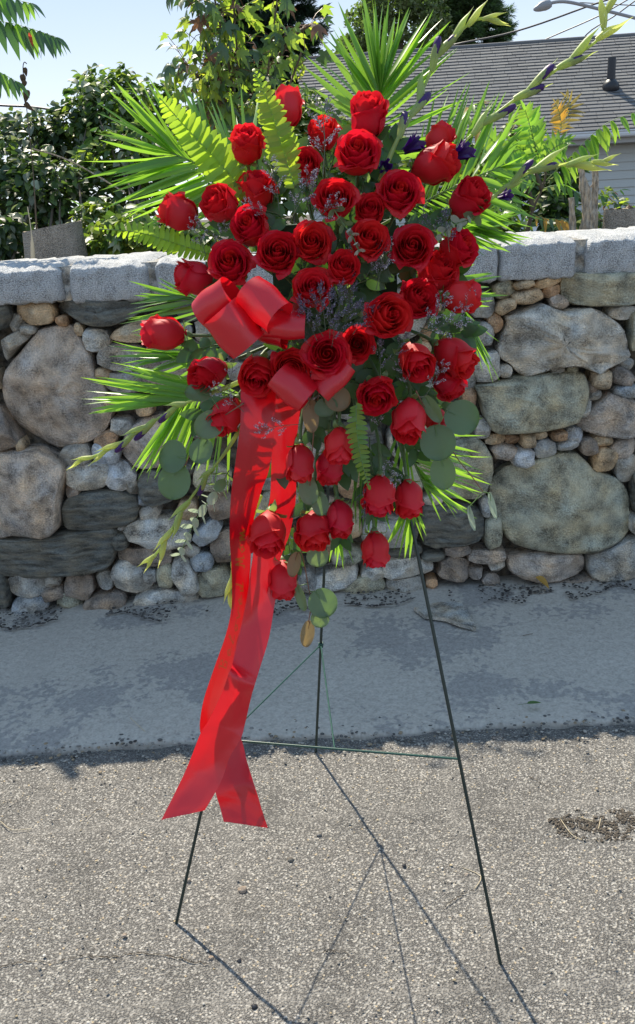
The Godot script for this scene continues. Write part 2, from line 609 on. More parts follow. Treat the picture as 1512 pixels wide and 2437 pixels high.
func build_ground() -> void:
	var m := MB.new()
	m.grid([PackedVector3Array([Vector3(-250, -0.06, -300), Vector3(250, -0.06, -300)]), PackedVector3Array([Vector3(-250, -0.06, 250), Vector3(250, -0.06, 250)])])
	structure("ground", m.mesh(), M.soil)
	# the drive, gently uneven, its far edge against the concrete worn ragged
	m = MB.new()
	var zs := [14.0, 8.0, 4.0, 2.0, 1.0, 0.3, -0.2]
	var z := -0.5
	while z > -2.30:
		zs.append(z)
		z -= 0.03
	var xs := [-14.0, -8.0, -4.0, -2.4]
	var x := -1.5
	while x < 1.55:
		xs.append(x)
		x += 0.035
	xs.append_array([2.4, 4.0, 8.0, 14.0])
	for zz in zs:
		for xx in xs:
			var y := 0.006 * fbm.get_noise_2d(xx * 1.5, zz * 1.5) + 0.004 * fbm.get_noise_2d(xx * 7.0, zz * 7.0) + 0.0025 * fbm.get_noise_2d(xx * 30.0, zz * 30.0)
			y -= 0.022 * smoothstep(-2.10, -2.2, zz + 0.05 * fbm.get_noise_2d(xx * 4.0, 9.0))
			m.vert(Vector3(xx, y, zz), Vector2(xx, zz))
	for r in zs.size() - 1:
		for k in xs.size() - 1:
			var f: int = r * xs.size() + k
			m.quad(f, f + 1, f + xs.size() + 1, f + xs.size())
	structure("asphalt_drive", m.mesh(), M.asphalt)
	# the concrete apron along the foot of the wall: a slab with a broken front edge
	m = MB.new()
	var rows := []
	for k in 10:
		rows.append(PackedVector3Array())
	for k in 180:
		var xx := -5.0 + 10.0 * k / 179.0
		var front := -2.165 + 0.035 * fbm.get_noise_2d(xx * 2.2, 3.0) + 0.022 * fbm.get_noise_2d(xx * 9.0, 5.0) + 0.01 * fbm.get_noise_2d(xx * 40.0, 5.0)
		rows[0].append(Vector3(xx, -0.05, front + 0.004))
		rows[1].append(Vector3(xx, -0.008, front + 0.003))
		rows[2].append(Vector3(xx, 0.004 + 0.004 * fbm.get_noise_2d(xx * 20.0, 1.0), front - 0.008))
		for j in 7:
			var f := (j + 1) / 7.0
			var zz := lerpf(front - 0.01, -3.3, f)
			rows[3 + j].append(Vector3(xx, 0.006 + 0.02 * f + 0.008 * fbm.get_noise_2d(xx * 3.0, zz * 3.0) + 0.003 * fbm.get_noise_2d(xx * 14.0, zz * 14.0), zz))
	m.grid(rows)
	structure("concrete_apron_pavement", m.mesh(), M.concrete)
	# the yard behind the wall: level with its top, then falling away to the house
	m = MB.new()
	rows = []
	for zz in [-3.6, -3.75, -4.2, -5.0, -6.0, -7.5, -9.0, -12.0, -30.0, -300.0]:
		var row := PackedVector3Array()
		for k in 41:
			var xx := (k - 20) * (0.5 if zz > -8.0 else 12.0)
			var h := 1.13 if zz > -6.0 else lerpf(1.13, 0.1, clampf((-6.0 - zz) / 4.0, 0, 1))
			row.append(Vector3(xx, h + 0.05 * fbm.get_noise_2d(xx * 2.0, zz * 2.0), zz))
		rows.append(row)
	m.grid(rows)
	structure("yard_ground", m.mesh(), M.soil)


# a stone in the wall: an outline in the wall's plane, swelling towards the street
func stone_mesh(outline: PackedVector2Array, bulge: float, rough: float, seed_: float, facets := 0) -> MB:
	var m := MB.new()
	var n := outline.size()
	var mid := Vector2.ZERO
	for p in outline:
		mid += p / n
	var reach := 0.0
	for p in outline:
		reach = maxf(reach, p.distance_to(mid))
	# split faces: planes that cut the swelling
	var cuts := []
	for k in facets:
		var a := TAU * (k + rand(0.0, 0.8)) / facets
		var slope := rand(0.08, 0.75) * bulge / reach * 1.6
		cuts.append([Vector2(cos(a), sin(a)) * slope, bulge * rand(0.62, 1.0)])
	var rows := []
	for s in [[1.0, -0.075], [1.0, 0.0], [0.975, 0.36], [0.92, 0.62], [0.84, 0.8], [0.72, 0.91], [0.58, 0.97], [0.43, 1.0], [0.28, 1.0], [0.12, 1.0]]:
		var row := PackedVector3Array()
		for k in n:
			var p: Vector2 = mid + (outline[k] - mid) * s[0]
			var q := rough * (1.2 * fbm.get_noise_3d(p.x * 7.0, p.y * 7.0, seed_) + 0.8 * fbm.get_noise_3d(p.x * 18.0, p.y * 18.0, seed_) + 0.5 * fbm.get_noise_3d(p.x * 45.0, p.y * 45.0, seed_))
			var z: float = s[1] * bulge
			for c in cuts:
				z = minf(z, c[1] - c[0].dot(p - mid))
			row.append(Vector3(p.x, p.y, -0.075 if s[1] < 0 else z + q * minf(1.0, s[1] * 1.5)))
		rows.append(row)
	m.grid(rows, true)
	var last := m.v.size() - n
	var c := Vector3.ZERO
	for k in n:
		c += m.v[last + k] / n
	var ci := m.vert(c)
	for k in n:
		m.tri(last + k, last + (k + 1) % n, ci)
	return m


func build_wall() -> void:
	var d := 3.10
	var wall := thing("stone_wall", "grey fieldstone retaining wall with pale granite capstones along its top", "wall", Vector3(0, 0, -d))
	var m := MB.new()
	m.box(Vector3(-4.5, -0.05, -0.56), Vector3(4.5, 1.150, -0.058))
	part("mortar_core", m.mesh(), M.mortar, wall)
	# zoom windows in which the stones were measured: [x offset, y offset, scale]
	var left := [0.0, 536.4, 0.3851]
	var right := [1005.8, 469.4, 0.4126]
	var foot := [469.4, 905.1, 0.3548]
	var outlines := []
	for r in [
		["rust", 2, [[345, 510], [400, 455], [560, 450], [880, 465], [900, 520], [760, 600], [640, 622], [520, 600]], "dark"],
		["", 2, [[40, 690], [130, 640], [200, 680], [130, 745], [50, 835], [35, 760]], "grey"],
		["", 3, [[240, 640], [330, 620], [440, 615], [500, 690], [570, 790], [590, 900], [620, 960], [690, 1080], [690, 1200], [610, 1310], [500, 1350], [350, 1385], [230, 1330], [90, 1250], [30, 1150], [15, 1010], [50, 880], [130, 780]], "pink"],
		["", 2, [[690, 690], [720, 640], [850, 580], [935, 560], [935, 700], [800, 715]], "tan"],
		["", 2, [[740, 1390], [780, 1280], [900, 1180], [1080, 1180], [1180, 1300], [1100, 1450], [900, 1500], [800, 1460]], "pink"],
		["", 2, [[-60, 1120], [10, 1120], [60, 1200], [120, 1310], [120, 1360], [-60, 1370]], "brown"],
		["", 3, [[-80, 1400], [130, 1380], [250, 1375], [370, 1430], [425, 1500], [400, 1620], [390, 1750], [375, 1860], [280, 1920], [100, 1900], [-80, 1920]], "pink"],
		["", 2, [[390, 1730], [430, 1670], [600, 1630], [850, 1660], [860, 1800], [700, 1860], [480, 1870], [400, 1850]], "dark"],
		["", 2, [[-80, 1940], [350, 1900], [720, 1850], [730, 1960], [700, 2080], [560, 2130], [-80, 2170]], "dark"],
		["", 2, [[850, 1540], [940, 1500], [1100, 1540], [1150, 1640], [960, 1720], [870, 1640]], "dark"],
		["", 2, [[-60, 470], [60, 480], [75, 600], [30, 640], [-60, 640]], "dark"],
	]:
		outlines.append([r[2], r[3], left, r[1]])
	for r in [
		[[[795, 470], [830, 435], [1000, 430], [1260, 425], [1260, 600], [1050, 625], [870, 620], [800, 570]], "olive", 2],
		[[[470, 680], [560, 650], [690, 610], [800, 650], [960, 630], [1080, 690], [1150, 760], [1190, 880], [1190, 930], [1050, 980], [1010, 1015], [900, 970], [800, 970], [680, 1000], [580, 1035], [500, 960], [430, 910], [450, 800], [480, 730]], "rough", 3],
		[[[290, 1080], [500, 1040], [700, 1010], [900, 1000], [945, 1050], [945, 1150], [890, 1290], [700, 1340], [480, 1355], [390, 1340], [340, 1200]], "olive", 2],
		[[[1070, 1120], [1250, 1180], [1250, 1330], [1160, 1385], [890, 1340], [960, 1230]], "pink", 2],
		[[[400, 1640], [480, 1560], [600, 1530], [780, 1480], [900, 1480], [990, 1570], [1120, 1620], [1190, 1700], [1205, 1800], [1190, 1930], [1070, 2000], [900, 2040], [600, 2020], [480, 1960], [440, 1850], [390, 1750]], "olive", 3],
		[[[180, 1400], [300, 1370], [400, 1490], [390, 1640], [330, 1740], [150, 1720], [0, 1650], [0, 1450]], "olive", 2],
		[[[0, 1780], [150, 1750], [330, 1800], [355, 1880], [320, 1970], [150, 2000], [0, 1990]], "dark", 2],
		[[[480, 2060], [700, 2040], [900, 2045], [935, 2110], [900, 2180], [650, 2200], [500, 2150]], "pink", 2],
		[[[945, 2060], [1100, 1990], [1250, 1940], [1250, 2170], [1000, 2200], [950, 2140]], "grey", 2],
	]:
		outlines.append([r[0], r[1], right, r[2]])
	outlines.append([[[1130, 930], [1470, 920], [1480, 1080], [1260, 1100], [1100, 1050]], "grey", foot, 2])
	# rounder stones: centre, half sizes, turn (degrees, clockwise), colour
	var ovals := [
		[left, [
			[230, 535, 122, 78, 10, "tan"], [105, 600, 48, 50, -30, "grey"], [388, 590, 38, 33, 0, "rust"], [185, 640, 50, 30, 20, "grey"], [497, 640, 32, 42, 0, "tan"], [605, 705, 88, 75, 10, "pale"],
			[760, 810, 165, 85, 8, "grey"], [640, 920, 50, 42, 0, "tan"], [780, 965, 140, 66, 5, "grey"], [730, 1085, 75, 55, 0, "tan"], [755, 1240, 68, 55, 15, "pale"], [660, 1318, 80, 45, -20, "rust"],
			[135, 1360, 22, 40, 0, "tan"], [470, 1420, 105, 70, -15, "grey"], [660, 1400, 85, 70, 10, "white"], [545, 1540, 130, 95, 8, "pale"], [735, 1545, 98, 92, -20, "white"], [455, 1635, 45, 45, 0, "brown"],
			[815, 1620, 55, 55, 0, "grey"], [880, 1700, 40, 35, 0, "blue"], [930, 1770, 65, 50, 0, "grey"], [980, 1885, 200, 105, 8, "pale"], [765, 1860, 30, 38, 0, "grey"], [755, 1940, 52, 55, 0, "dark"]]],
		[left, [
			[900, 2040, 170, 60, 5, "brown"], [1280, 1900, 100, 55, -35, "blue"], [1180, 2010, 55, 40, 0, "grey"], [1255, 2070, 75, 60, 0, "blue"], [1370, 1730, 80, 90, 0, "brown"], [1395, 1990, 95, 110, 0, "brown"],
			[165, 2215, 125, 75, 5, "grey"], [330, 2185, 55, 40, 0, "grey"], [340, 2260, 70, 45, -10, "brown"], [495, 2220, 92, 85, 20, "brown"], [650, 2185, 52, 55, 0, "grey"], [820, 2170, 130, 105, 15, "pale"],
			[935, 2150, 48, 48, 0, "grey"], [1030, 2150, 62, 85, 10, "olive"], [1145, 2160, 75, 125, -12, "pale"], [1320, 2205, 105, 95, 0, "olive"], [430, 2330, 78, 85, 15, "olive"], [650, 2345, 135, 90, -10, "brown"],
			[960, 2330, 145, 90, -8, "pale"], [190, 2350, 120, 80, -15, "blue"], [20, 2250, 40, 110, 0, "dark"], [1150, 2290, 85, 50, 15, "grey"], [375, 450, 36, 24, 0, "grey"], [0, 950, 16, 60, 0, "tan"]]],
		[foot, [
			[910, 1330, 170, 75, -15, "pale"], [1180, 1290, 80, 50, 0, "pale"], [1380, 1250, 140, 75, 0, "pale"], [1090, 1390, 170, 85, -5, "olive"], [1390, 1380, 130, 72, 0, "grey"], [1000, 1170, 110, 60, 0, "olive"],
			[1390, 1140, 120, 40, 0, "dark"], [740, 1340, 60, 80, 0, "grey"]]],
		[right, [
			[470, 530, 60, 50, -25, "olive"], [575, 500, 62, 28, -5, "tan"], [715, 487, 78, 30, -12, "tan"], [595, 570, 95, 45, -3, "tan"], [738, 540, 50, 32, -8, "rust"], [475, 625, 60, 42, -20, "tan"],
			[778, 600, 58, 40, 20, "pink"], [1150, 665, 95, 42, 8, "pale"], [415, 720, 45, 58, -10, "rust"], [345, 620, 65, 75, 0, "grey"], [335, 790, 70, 72, 0, "grey"], [365, 975, 78, 90, 0, "pale"],
			[475, 1000, 38, 38, 0, "pale"], [245, 1060, 60, 95, 0, "grey"], [775, 995, 40, 20, 0, "grey"], [865, 990, 35, 24, 0, "olive"], [1025, 1045, 60, 58, 10, "tan"], [1140, 1030, 75, 52, 30, "brown"],
			[1165, 960, 48, 36, 0, "grey"], [985, 1085, 50, 36, 0, "brown"], [985, 1135, 42, 34, 0, "grey"], [1170, 1110, 80, 42, 10, "blue"], [935, 1215, 22, 55, 20, "pale"], [265, 1150, 45, 60, 0, "rust"]]],
		[right, [
			[345, 1335, 45, 55, 20, "pale"], [420, 1390, 60, 32, -3, "tan"], [515, 1395, 37, 28, 0, "rust"], [600, 1395, 48, 42, 10, "tan"], [672, 1368, 48, 25, 0, "tan"], [783, 1370, 45, 28, 0, "rust"],
			[880, 1370, 55, 45, 20, "white"], [465, 1460, 68, 48, 10, "pink"], [570, 1495, 72, 60, 5, "white"], [708, 1450, 68, 55, 0, "blue"], [835, 1425, 60, 32, -5, "blue"], [955, 1435, 45, 50, 0, "brown"],
			[1035, 1405, 55, 32, 0, "tan"], [1155, 1440, 72, 55, -15, "pink"], [1050, 1510, 65, 75, 20, "tan"], [1175, 1560, 65, 95, -15, "grey"], [60, 1745, 55, 32, 0, "pale"], [360, 1780, 28, 60, 0, "grey"],
			[405, 1925, 50, 95, 5, "olive"], [200, 2030, 75, 35, 0, "brown"], [370, 2060, 105, 45, 3, "pink"], [430, 2125, 45, 42, 0, "pale"], [820, 2225, 300, 36, 2, "brown"], [1215, 1880, 28, 60, 0, "pale"]]],
		[right, [[1225, 770, 32, 120, 0, "olive"], [60, 2060, 70, 28, 0, "dark"], [20, 2120, 40, 48, 0, "pale"], [1120, 2200, 35, 20, 0, "pale"], [1225, 1660, 16, 150, 0, "dark"]]],
	]
	var taken := []
	for o in outlines:
		var w: Array = o[2]
		var raw := []
		for p in o[0]:
			var q := at(w[0] + p[0] * w[2], w[1] + p[1] * w[2], d)
			raw.append(Vector3(q.x, q.y, 0))
		raw.append(raw[0])
		var ring := smooth(raw, 2)
		var poly := PackedVector2Array()
		for k in ring.size() - 1:
			poly.append(Vector2(ring[k].x, ring[k].y) * 1.0)
		taken.append([poly, o[1], 0.06 + 0.022 * o[3], 0.018 if o[1] != "rough" else 0.034, 7])
	for group in ovals:
		var w: Array = group[0]
		for e in group[1]:
			var c := at(w[0] + e[0] * w[2], w[1] + e[1] * w[2], d)
			var u: float = unit_at(c) * w[2]
			taken.append([oval(Vector2(c.x, c.y), e[2] * u * 1.03, e[3] * u * 1.03, deg_to_rad(-e[4] + 3.0)), e[5], 0.045 + 0.25 * minf(e[2], e[3]) * u, 0.004 + 0.10 * minf(e[2], e[3]) * u, [0, 4, 5, 6][rng.randi() % 4]])
	# stones the photo does not single out: whatever fits between the measured ones, and along the wall outside the frame
	var measured := taken.size()
	var kinds := ["grey", "brown", "tan", "olive", "brown", "pink", "grey", "rust", "dark"]
	for try_ in 2600:
		var big := 0.14 if try_ < 500 else (0.07 if try_ < 1200 else 0.035)
		var c := Vector2(rand(-2.3, 2.3), rand(0.03, 1.13))
		var room := minf(big, minf(c.y + 0.02, 1.17 - c.y))
		for s in taken:
			var box: PackedVector2Array = s[0]
			if absf(box[0].x - c.x) > 0.9:
				continue
			if Geometry2D.is_point_in_polygon(c, box):
				room = 0
				break
			for k in box.size():
				room = minf(room, Geometry2D.get_closest_point_to_segment(c, box[k], box[(k + 1) % box.size()]).distance_to(c))
			if room < 0.021:
				break
		if room < 0.021:
			continue
		taken.append([oval(c, room * rand(0.95, 1.25), room * 0.95, rand(-0.3, 0.3)), kinds[rng.randi() % kinds.size()], 0.03 + room * 0.4, 0.004 + room * 0.12, 5])
	var beyond := MB.new()
	for k in taken.size():
		var s: Array = taken[k]
		var stone := stone_mesh(s[0], s[2], s[3], k * 3.7, s[4])
		# outside the frame they are one part
		if k >= measured and absf(s[0][0].x) > 1.35:
			beyond.add(stone, Transform3D())
			continue
		part("stone", stone.mesh(), M["stone_" + s[1]], wall)
	part("more_stones", beyond.mesh(), M.stone_grey, wall, true)
	# capstones, split granite with worn corners, and the mortar between them
	var cap_ends := [-760, -520, -300, -95, 141, 160, 350, 368, 565, 584, 778, 796, 990, 1004, 1187, 1191, 1373, 1395, 1580, 1600, 1800, 1820, 2050]
	for k in cap_ends.size() - 1:
		var a := at(cap_ends[k], 640, 3.06).x
		var b := at(cap_ends[k + 1], 640, 3.06).x
		if b - a < 0.06:
			var jm := MB.new()
			jm.box(Vector3(a - 0.03, 1.15, -0.5), Vector3(b + 0.03, 1.262, 0.012))
			part("mortar_joint", jm.mesh(), M.cap_mortar, wall)
			continue
		part("capstone", cap_mesh(a, b, 1.152 + rand(-0.012, 0.004), 1.275 + rand(-0.006, 0.01), k), M.cap, wall)


func oval(c: Vector2, rx: float, ry: float, turn: float) -> PackedVector2Array:
	var poly := PackedVector2Array()
	var n := 14
	var seed_ := rand(0, 90)
	var power := rand(0.6, 0.95)
	for k in n:
		var a := TAU * k / n
		var p := Vector2(signf(cos(a)) * pow(absf(cos(a)), power) * rx, signf(sin(a)) * pow(absf(sin(a)), power) * ry)
		p *= 1.0 + 0.22 * fbm.get_noise_2d(cos(a) * 1.6 + seed_, sin(a) * 1.3)
		poly.append(c + p.rotated(turn))
	return poly


func cap_mesh(a: float, b: float, low: float, top: float, seed_: float) -> ArrayMesh:
	var m := MB.new()
	var rows := []
	# a closed profile across the stone, swept along it and pulled in at both ends
	var profile := [[0.0, -0.55], [0.0, 0.035], [0.06, 0.05], [0.3, 0.054], [0.6, 0.054], [0.80, 0.052], [0.85, 0.044], [0.93, 0.012], [0.98, -0.04], [1.01, -0.14], [1.02, -0.32], [0.97, -0.55]]
	var n := 30
	for k in n + 1:
		var f := float(k) / n
		var pull := pow(absf(2.0 * f - 1.0), 18.0)
		var row := PackedVector3Array()
		for p in profile:
			var x := lerpf(a, b, f)
			var q := 0.010 * fbm.get_noise_3d(x * 14.0, p[0] * 3.0 + p[1] * 12.0, seed_) + 0.008 * fbm.get_noise_3d(x * 40.0, p[0] * 8.0 + p[1] * 30.0, seed_)
			row.append(Vector3(x + 0.008 * fbm.get_noise_2d(p[0] * 4.0 + f * 9.0, seed_), lerpf(low, top, p[0]) + q - pull * 0.018 * (p[0] - 0.3), p[1] + q - pull * 0.03 * (1.0 if p[1] > -0.3 else 0.0)))
		rows.append(row)
	m.grid(rows, true)
	var mid := (top + low) / 2.0
	for e in 2:
		var row: PackedVector3Array = rows[0] if e == 0 else rows[n]
		var c := m.vert(Vector3(a if e == 0 else b, mid, -0.18))
		var f := m.v.size()
		for p in row:
			m.vert(p)
		for k in row.size():
			if e == 0:
				m.tri(c, f + k, f + (k + 1) % row.size())
			else:
				m.tri(c, f + (k + 1) % row.size(), f + k)
	return m.mesh()


func build_house() -> void:
	var eave := at(1400, 312, 17.0)
	var house := thing("garage_house", "low house with grey shingled roof and pale green lap siding beyond the wall", "house", eave)
	house.rotation.y = deg_to_rad(-7.0)
	var sr := deg_to_rad(30.0)
	var out_dir := Vector3(0, sin(sr), -cos(sr))
	var off := Vector3(0, cos(sr), sin(sr))
	var w0 := -5.35
	var w1 := 4.2
	var rise := 0.141
	var courses := 28
	# roof deck with the shingles on it
	var m := MB.new()
	var a := Vector3(w0, 0, 0)
	var b := Vector3(w1, 0, 0)
	var up: Vector3 = out_dir * rise * courses
	m.grid([PackedVector3Array([a - off * 0.05, b - off * 0.05]), PackedVector3Array([a - off * 0.006, b - off * 0.006]), PackedVector3Array([a + up - off * 0.006, b + up - off * 0.006]), PackedVector3Array([a + up * Vector3(1, 0, 2), b + up * Vector3(1, 0, 2)])])
	var roof := part("roof", m.mesh(Vector3.ZERO, true), M.shingle[2], house)
	var tab := []
	for k in 3:
		m = MB.new()
		var wide: float = [0.30, 0.24, 0.34][k]
		# a tab 9 mm thick at its lower edge, thin at the top
		var p := [Vector3(0.003, 0, 0), Vector3(wide - 0.003, 0, 0)]
		m.grid([PackedVector3Array([p[0] - off * 0.004, p[1] - off * 0.004]), PackedVector3Array([p[0] + off * 0.016, p[1] + off * 0.016]), PackedVector3Array([p[0] + out_dir * (rise + 0.02) - off * 0.003, p[1] + out_dir * (rise + 0.02) - off * 0.003])])
		tab.append([m, m.mesh(Vector3.ZERO, true), wide])
	var rest := []
	for k in 4:
		rest.append(MB.new())
	var made := 0
	for r in courses:
		var x := w0 + rand(-0.3, 0.0)
		var wavy := rand(-0.004, 0.004)
		while x < w1 - 0.3:
			var k := rng.randi() % 3
			var tone := rng.randi() % 4
			var base: Vector3 = Vector3(x, 0, 0) + out_dir * (rise * r + wavy + 0.010 * fbm.get_noise_2d(x * 0.6, r * 0.35)) + off * (0.004 + rand(0, 0.003))
			if x > -4.2 and x < 2.0 and made < 290 and r < 14:
				var o := part("shingle", tab[k][1], M.shingle[tone], roof)
				o.position = base
				made += 1
			else:
				rest[tone].add(tab[k][0], Transform3D(Basis(), base))
			x += tab[k][2]
	for k in 4:
		part("upper_shingles", rest[k].mesh(Vector3.ZERO, true), M.shingle[k], roof, true)
	m = MB.new()
	m.tube([up + Vector3(w0, 0.0, 0), up + Vector3(w1, 0.0, 0)], [0.05], 8)
	part("ridge_cap", m.mesh(), M.shingle[1], roof)
	# gutter, fascia, wall and its boards, a corner board and a white door frame
	m = MB.new()
	m.tube([Vector3(w0, -0.075, 0.05), Vector3(w1, -0.075, 0.05)], [0.06], 10)
	m.box(Vector3(w0, -0.035, 0.055), Vector3(w1, -0.015, 0.125))
	part("gutter", m.mesh(Vector3.ZERO, true), M.white_paint, house)
	m = MB.new()
	m.box(Vector3(w0, -0.22, -0.06), Vector3(w1, -0.04, -0.02))
	m.box(Vector3(w0, -0.225, -0.42), Vector3(w1, -0.20, -0.065))
	part("fascia", m.mesh(Vector3.ZERO, true), M.gutter, house)
	m = MB.new()
	m.box(Vector3(w0 + 0.3, -2.7, -0.62), Vector3(w1 - 0.3, -0.2, -0.42))
	part("wall", m.mesh(Vector3.ZERO, true), M.siding, house)
	for k in 17:
		m = MB.new()
		var y := -0.24 - k * 0.145
		m.grid([PackedVector3Array([Vector3(w0 + 0.3, y, -0.414), Vector3(w1 - 0.3, y, -0.414)]), PackedVector3Array([Vector3(w0 + 0.3, y - 0.145, -0.392), Vector3(w1 - 0.3, y - 0.145, -0.392)]), PackedVector3Array([Vector3(w0 + 0.3, y - 0.145, -0.415), Vector3(w1 - 0.3, y - 0.145, -0.415)])])
		part("siding_board", m.mesh(Vector3.ZERO, true), M.siding, house)
	m = MB.new()
	var x0 := -1.25
	m.box(Vector3(x0, -2.6, -0.40), Vector3(x0 + 0.13, -0.75, -0.355))
	m.box(Vector3(x0 + 0.83, -2.6, -0.40), Vector3(x0 + 0.96, -0.75, -0.355))
	m.box(Vector3(x0, -0.75, -0.40), Vector3(x0 + 0.96, -0.62, -0.35))
	var door := part("door", m.mesh(Vector3.ZERO, true), M.white_paint, house)
	m = MB.new()
	m.box(Vector3(x0 + 0.13, -2.6, -0.40), Vector3(x0 + 0.83, -0.75, -0.375))
	m.box(Vector3(x0 + 0.22, -1.5, -0.376), Vector3(x0 + 0.74, -0.9, -0.365))
	m.box(Vector3(x0 + 0.22, -2.4, -0.376), Vector3(x0 + 0.74, -1.65, -0.365))
	part("door_panel", m.mesh(Vector3.ZERO, true), M.white_paint, door)
	# vent pipe with its flashing boot
	m = MB.new()
	var foot: Vector3 = out_dir * 1.62 + Vector3(0.62, 0, 0) + off * 0.01
	m.tube([foot - Vector3(0, 0.05, 0), foot + Vector3(0, 0.52, 0)], [0.075], 14)
	var pipe := part("vent_pipe", m.mesh(), M.black_pipe, house)
	m = MB.new()
	m.tube([foot - Vector3(0, 0.08, 0), foot + Vector3(0, 0.06, 0), foot + Vector3(0, 0.14, 0)], [0.17, 0.15, 0.085], 14)
	part("flashing_boot", m.mesh(), M.black_pipe, pipe)


func leaf_mesh(length: float, width: float, outline: Callable, bend := 0.25, fold := 0.3, rows := 4) -> ArrayMesh:
	var m := MB.new()
	leaf_into(m, Vector3.ZERO, Vector3.UP, Vector3.BACK, length, width, outline, bend, fold, rows)
	return m.mesh()


func maple_mb(size: float, bend: float) -> MB:
	var m := MB.new()
	var rim := []
	for p in [[180, 0.10], [150, 0.34], [128, 0.52], [118, 0.42], [96, 0.44], [84, 0.38], [72, 0.60], [58, 0.68], [46, 0.92], [36, 0.66], [27, 0.58], [20, 0.50], [15, 0.74], [9, 0.80], [0, 1.12]]:
		rim.append([deg_to_rad(p[0]), p[1]])
	for k in range(13, 0, -1):
		rim.append([-rim[k][0], rim[k][1] * 0.96])
	var curl := func(q: Vector2) -> Vector3: return Vector3(q.x, q.y + 0.22, -bend * (q.x * q.x * 0.9 + maxf(0, q.y) * q.y) + 0.12 * sin(q.x * 7.0) * q.length()) * size
	var c := m.vert(curl.call(Vector2.ZERO))
	var n := rim.size()
	for ring in 2:
		for r in rim:
			var q: Vector2 = Vector2(sin(r[0]), cos(r[0])) * r[1] * (0.5 if ring == 0 else 1.0)
			m.vert(curl.call(q))
	for k in n:
		var k2 := (k + 1) % n
		m.tri(c, 1 + k, 1 + k2)
		m.quad(1 + k, 1 + n + k, 1 + n + k2, 1 + k2)
	return m


# a leaf's place: its tip direction and its upper face
func pose(p: Vector3, dir: Vector3, face: Vector3, s := 1.0) -> Transform3D:
	dir = dir.normalized()
	var side := dir.cross(face).normalized()
	if side.length() < 0.1:
		side = Vector3.RIGHT
	return Transform3D(Basis(side, dir, side.cross(dir).normalized()).scaled(Vector3.ONE * s), p)


func rand_dir() -> Vector3:
	var v := Vector3(rng.randfn(), rng.randfn(), rng.randfn())
	return v.normalized()


# a shrub: stems, some hundreds of leaves on rounded masses, the nearest ones as parts. masses: [x, y, d, half width, half height] in picture units
func shrub(called: String, label: String, category: String, root: Vector3, masses: Array, count: int, meshes: Array, mats: Array, tints: Array, near: int, size: float, group := "", droop := 0.5) -> Node3D:
	var o := thing(called, label, category, root, group)
	for k in mini(masses.size() + 1, 5):
		var e: Array = masses[k % masses.size()]
		var top := at(e[0] + rand(-0.4, 0.4) * e[3], e[1] - rand(0.0, 0.5) * e[4], e[2])
		var base := root + Vector3(rand(-0.25, 0.25), 0, rand(-0.15, 0.15))
		var m := MB.new()
		m.tube(smooth([base, base.lerp(top, 0.5) + Vector3(rand(-0.08, 0.08), 0.05, rand(-0.08, 0.08)), top]), [0.010, 0.009, 0.008, 0.007, 0.006, 0.005, 0.004, 0.003, 0.002], 5)
		part("stem", m.mesh(root), M.twig, o)
	var groups := []
	for k in meshes.size():
		groups.append([[], []])
	var total := 0.0
	for e in masses:
		total += e[3] * e[4]
	var made := 0
	for e in masses:
		var c := at(e[0], e[1], e[2])
		var u := unit_at(c)
		var r := Vector3(e[3] * u, e[4] * u, e[3] * u * 0.6)
		for k in int(count * e[3] * e[4] / total):
			var q := rand_dir() * pow(rng.randf(), 0.42)
			var p := c + q * r
			if fbm.get_noise_3d(p.x * 5.0, p.y * 5.0, p.z * 5.0) < -0.18 - 0.35 * rng.randf():
				continue
			var face := (Vector3(0, 1.0, 0.15) + rand_dir() * 0.75).normalized()
			var dir := (q * 0.6 + rand_dir() * 0.7 + Vector3(0, -droop, 0.25))
			dir -= face * dir.dot(face)
			var s := size * rand(0.6, 1.2)
			var kind := rng.randi() % meshes.size()
			if made < near and q.z > 0.2 and rng.randf() < 0.25:
				made += 1
				var l := part("leaf", meshes[kind], mats[rng.randi() % mats.size()], o)
				l.transform = pose(p - root, dir, face, s)
				continue
			groups[kind][0].append(pose(p - root, dir, face, s))
			var t: Color = tints[rng.randi() % tints.size()]
			groups[kind][1].append(t * rand(0.75, 1.2))
	for k in meshes.size():
		scatter("foliage", meshes[k], M.leaf, groups[k][0], groups[k][1], o)
	return o


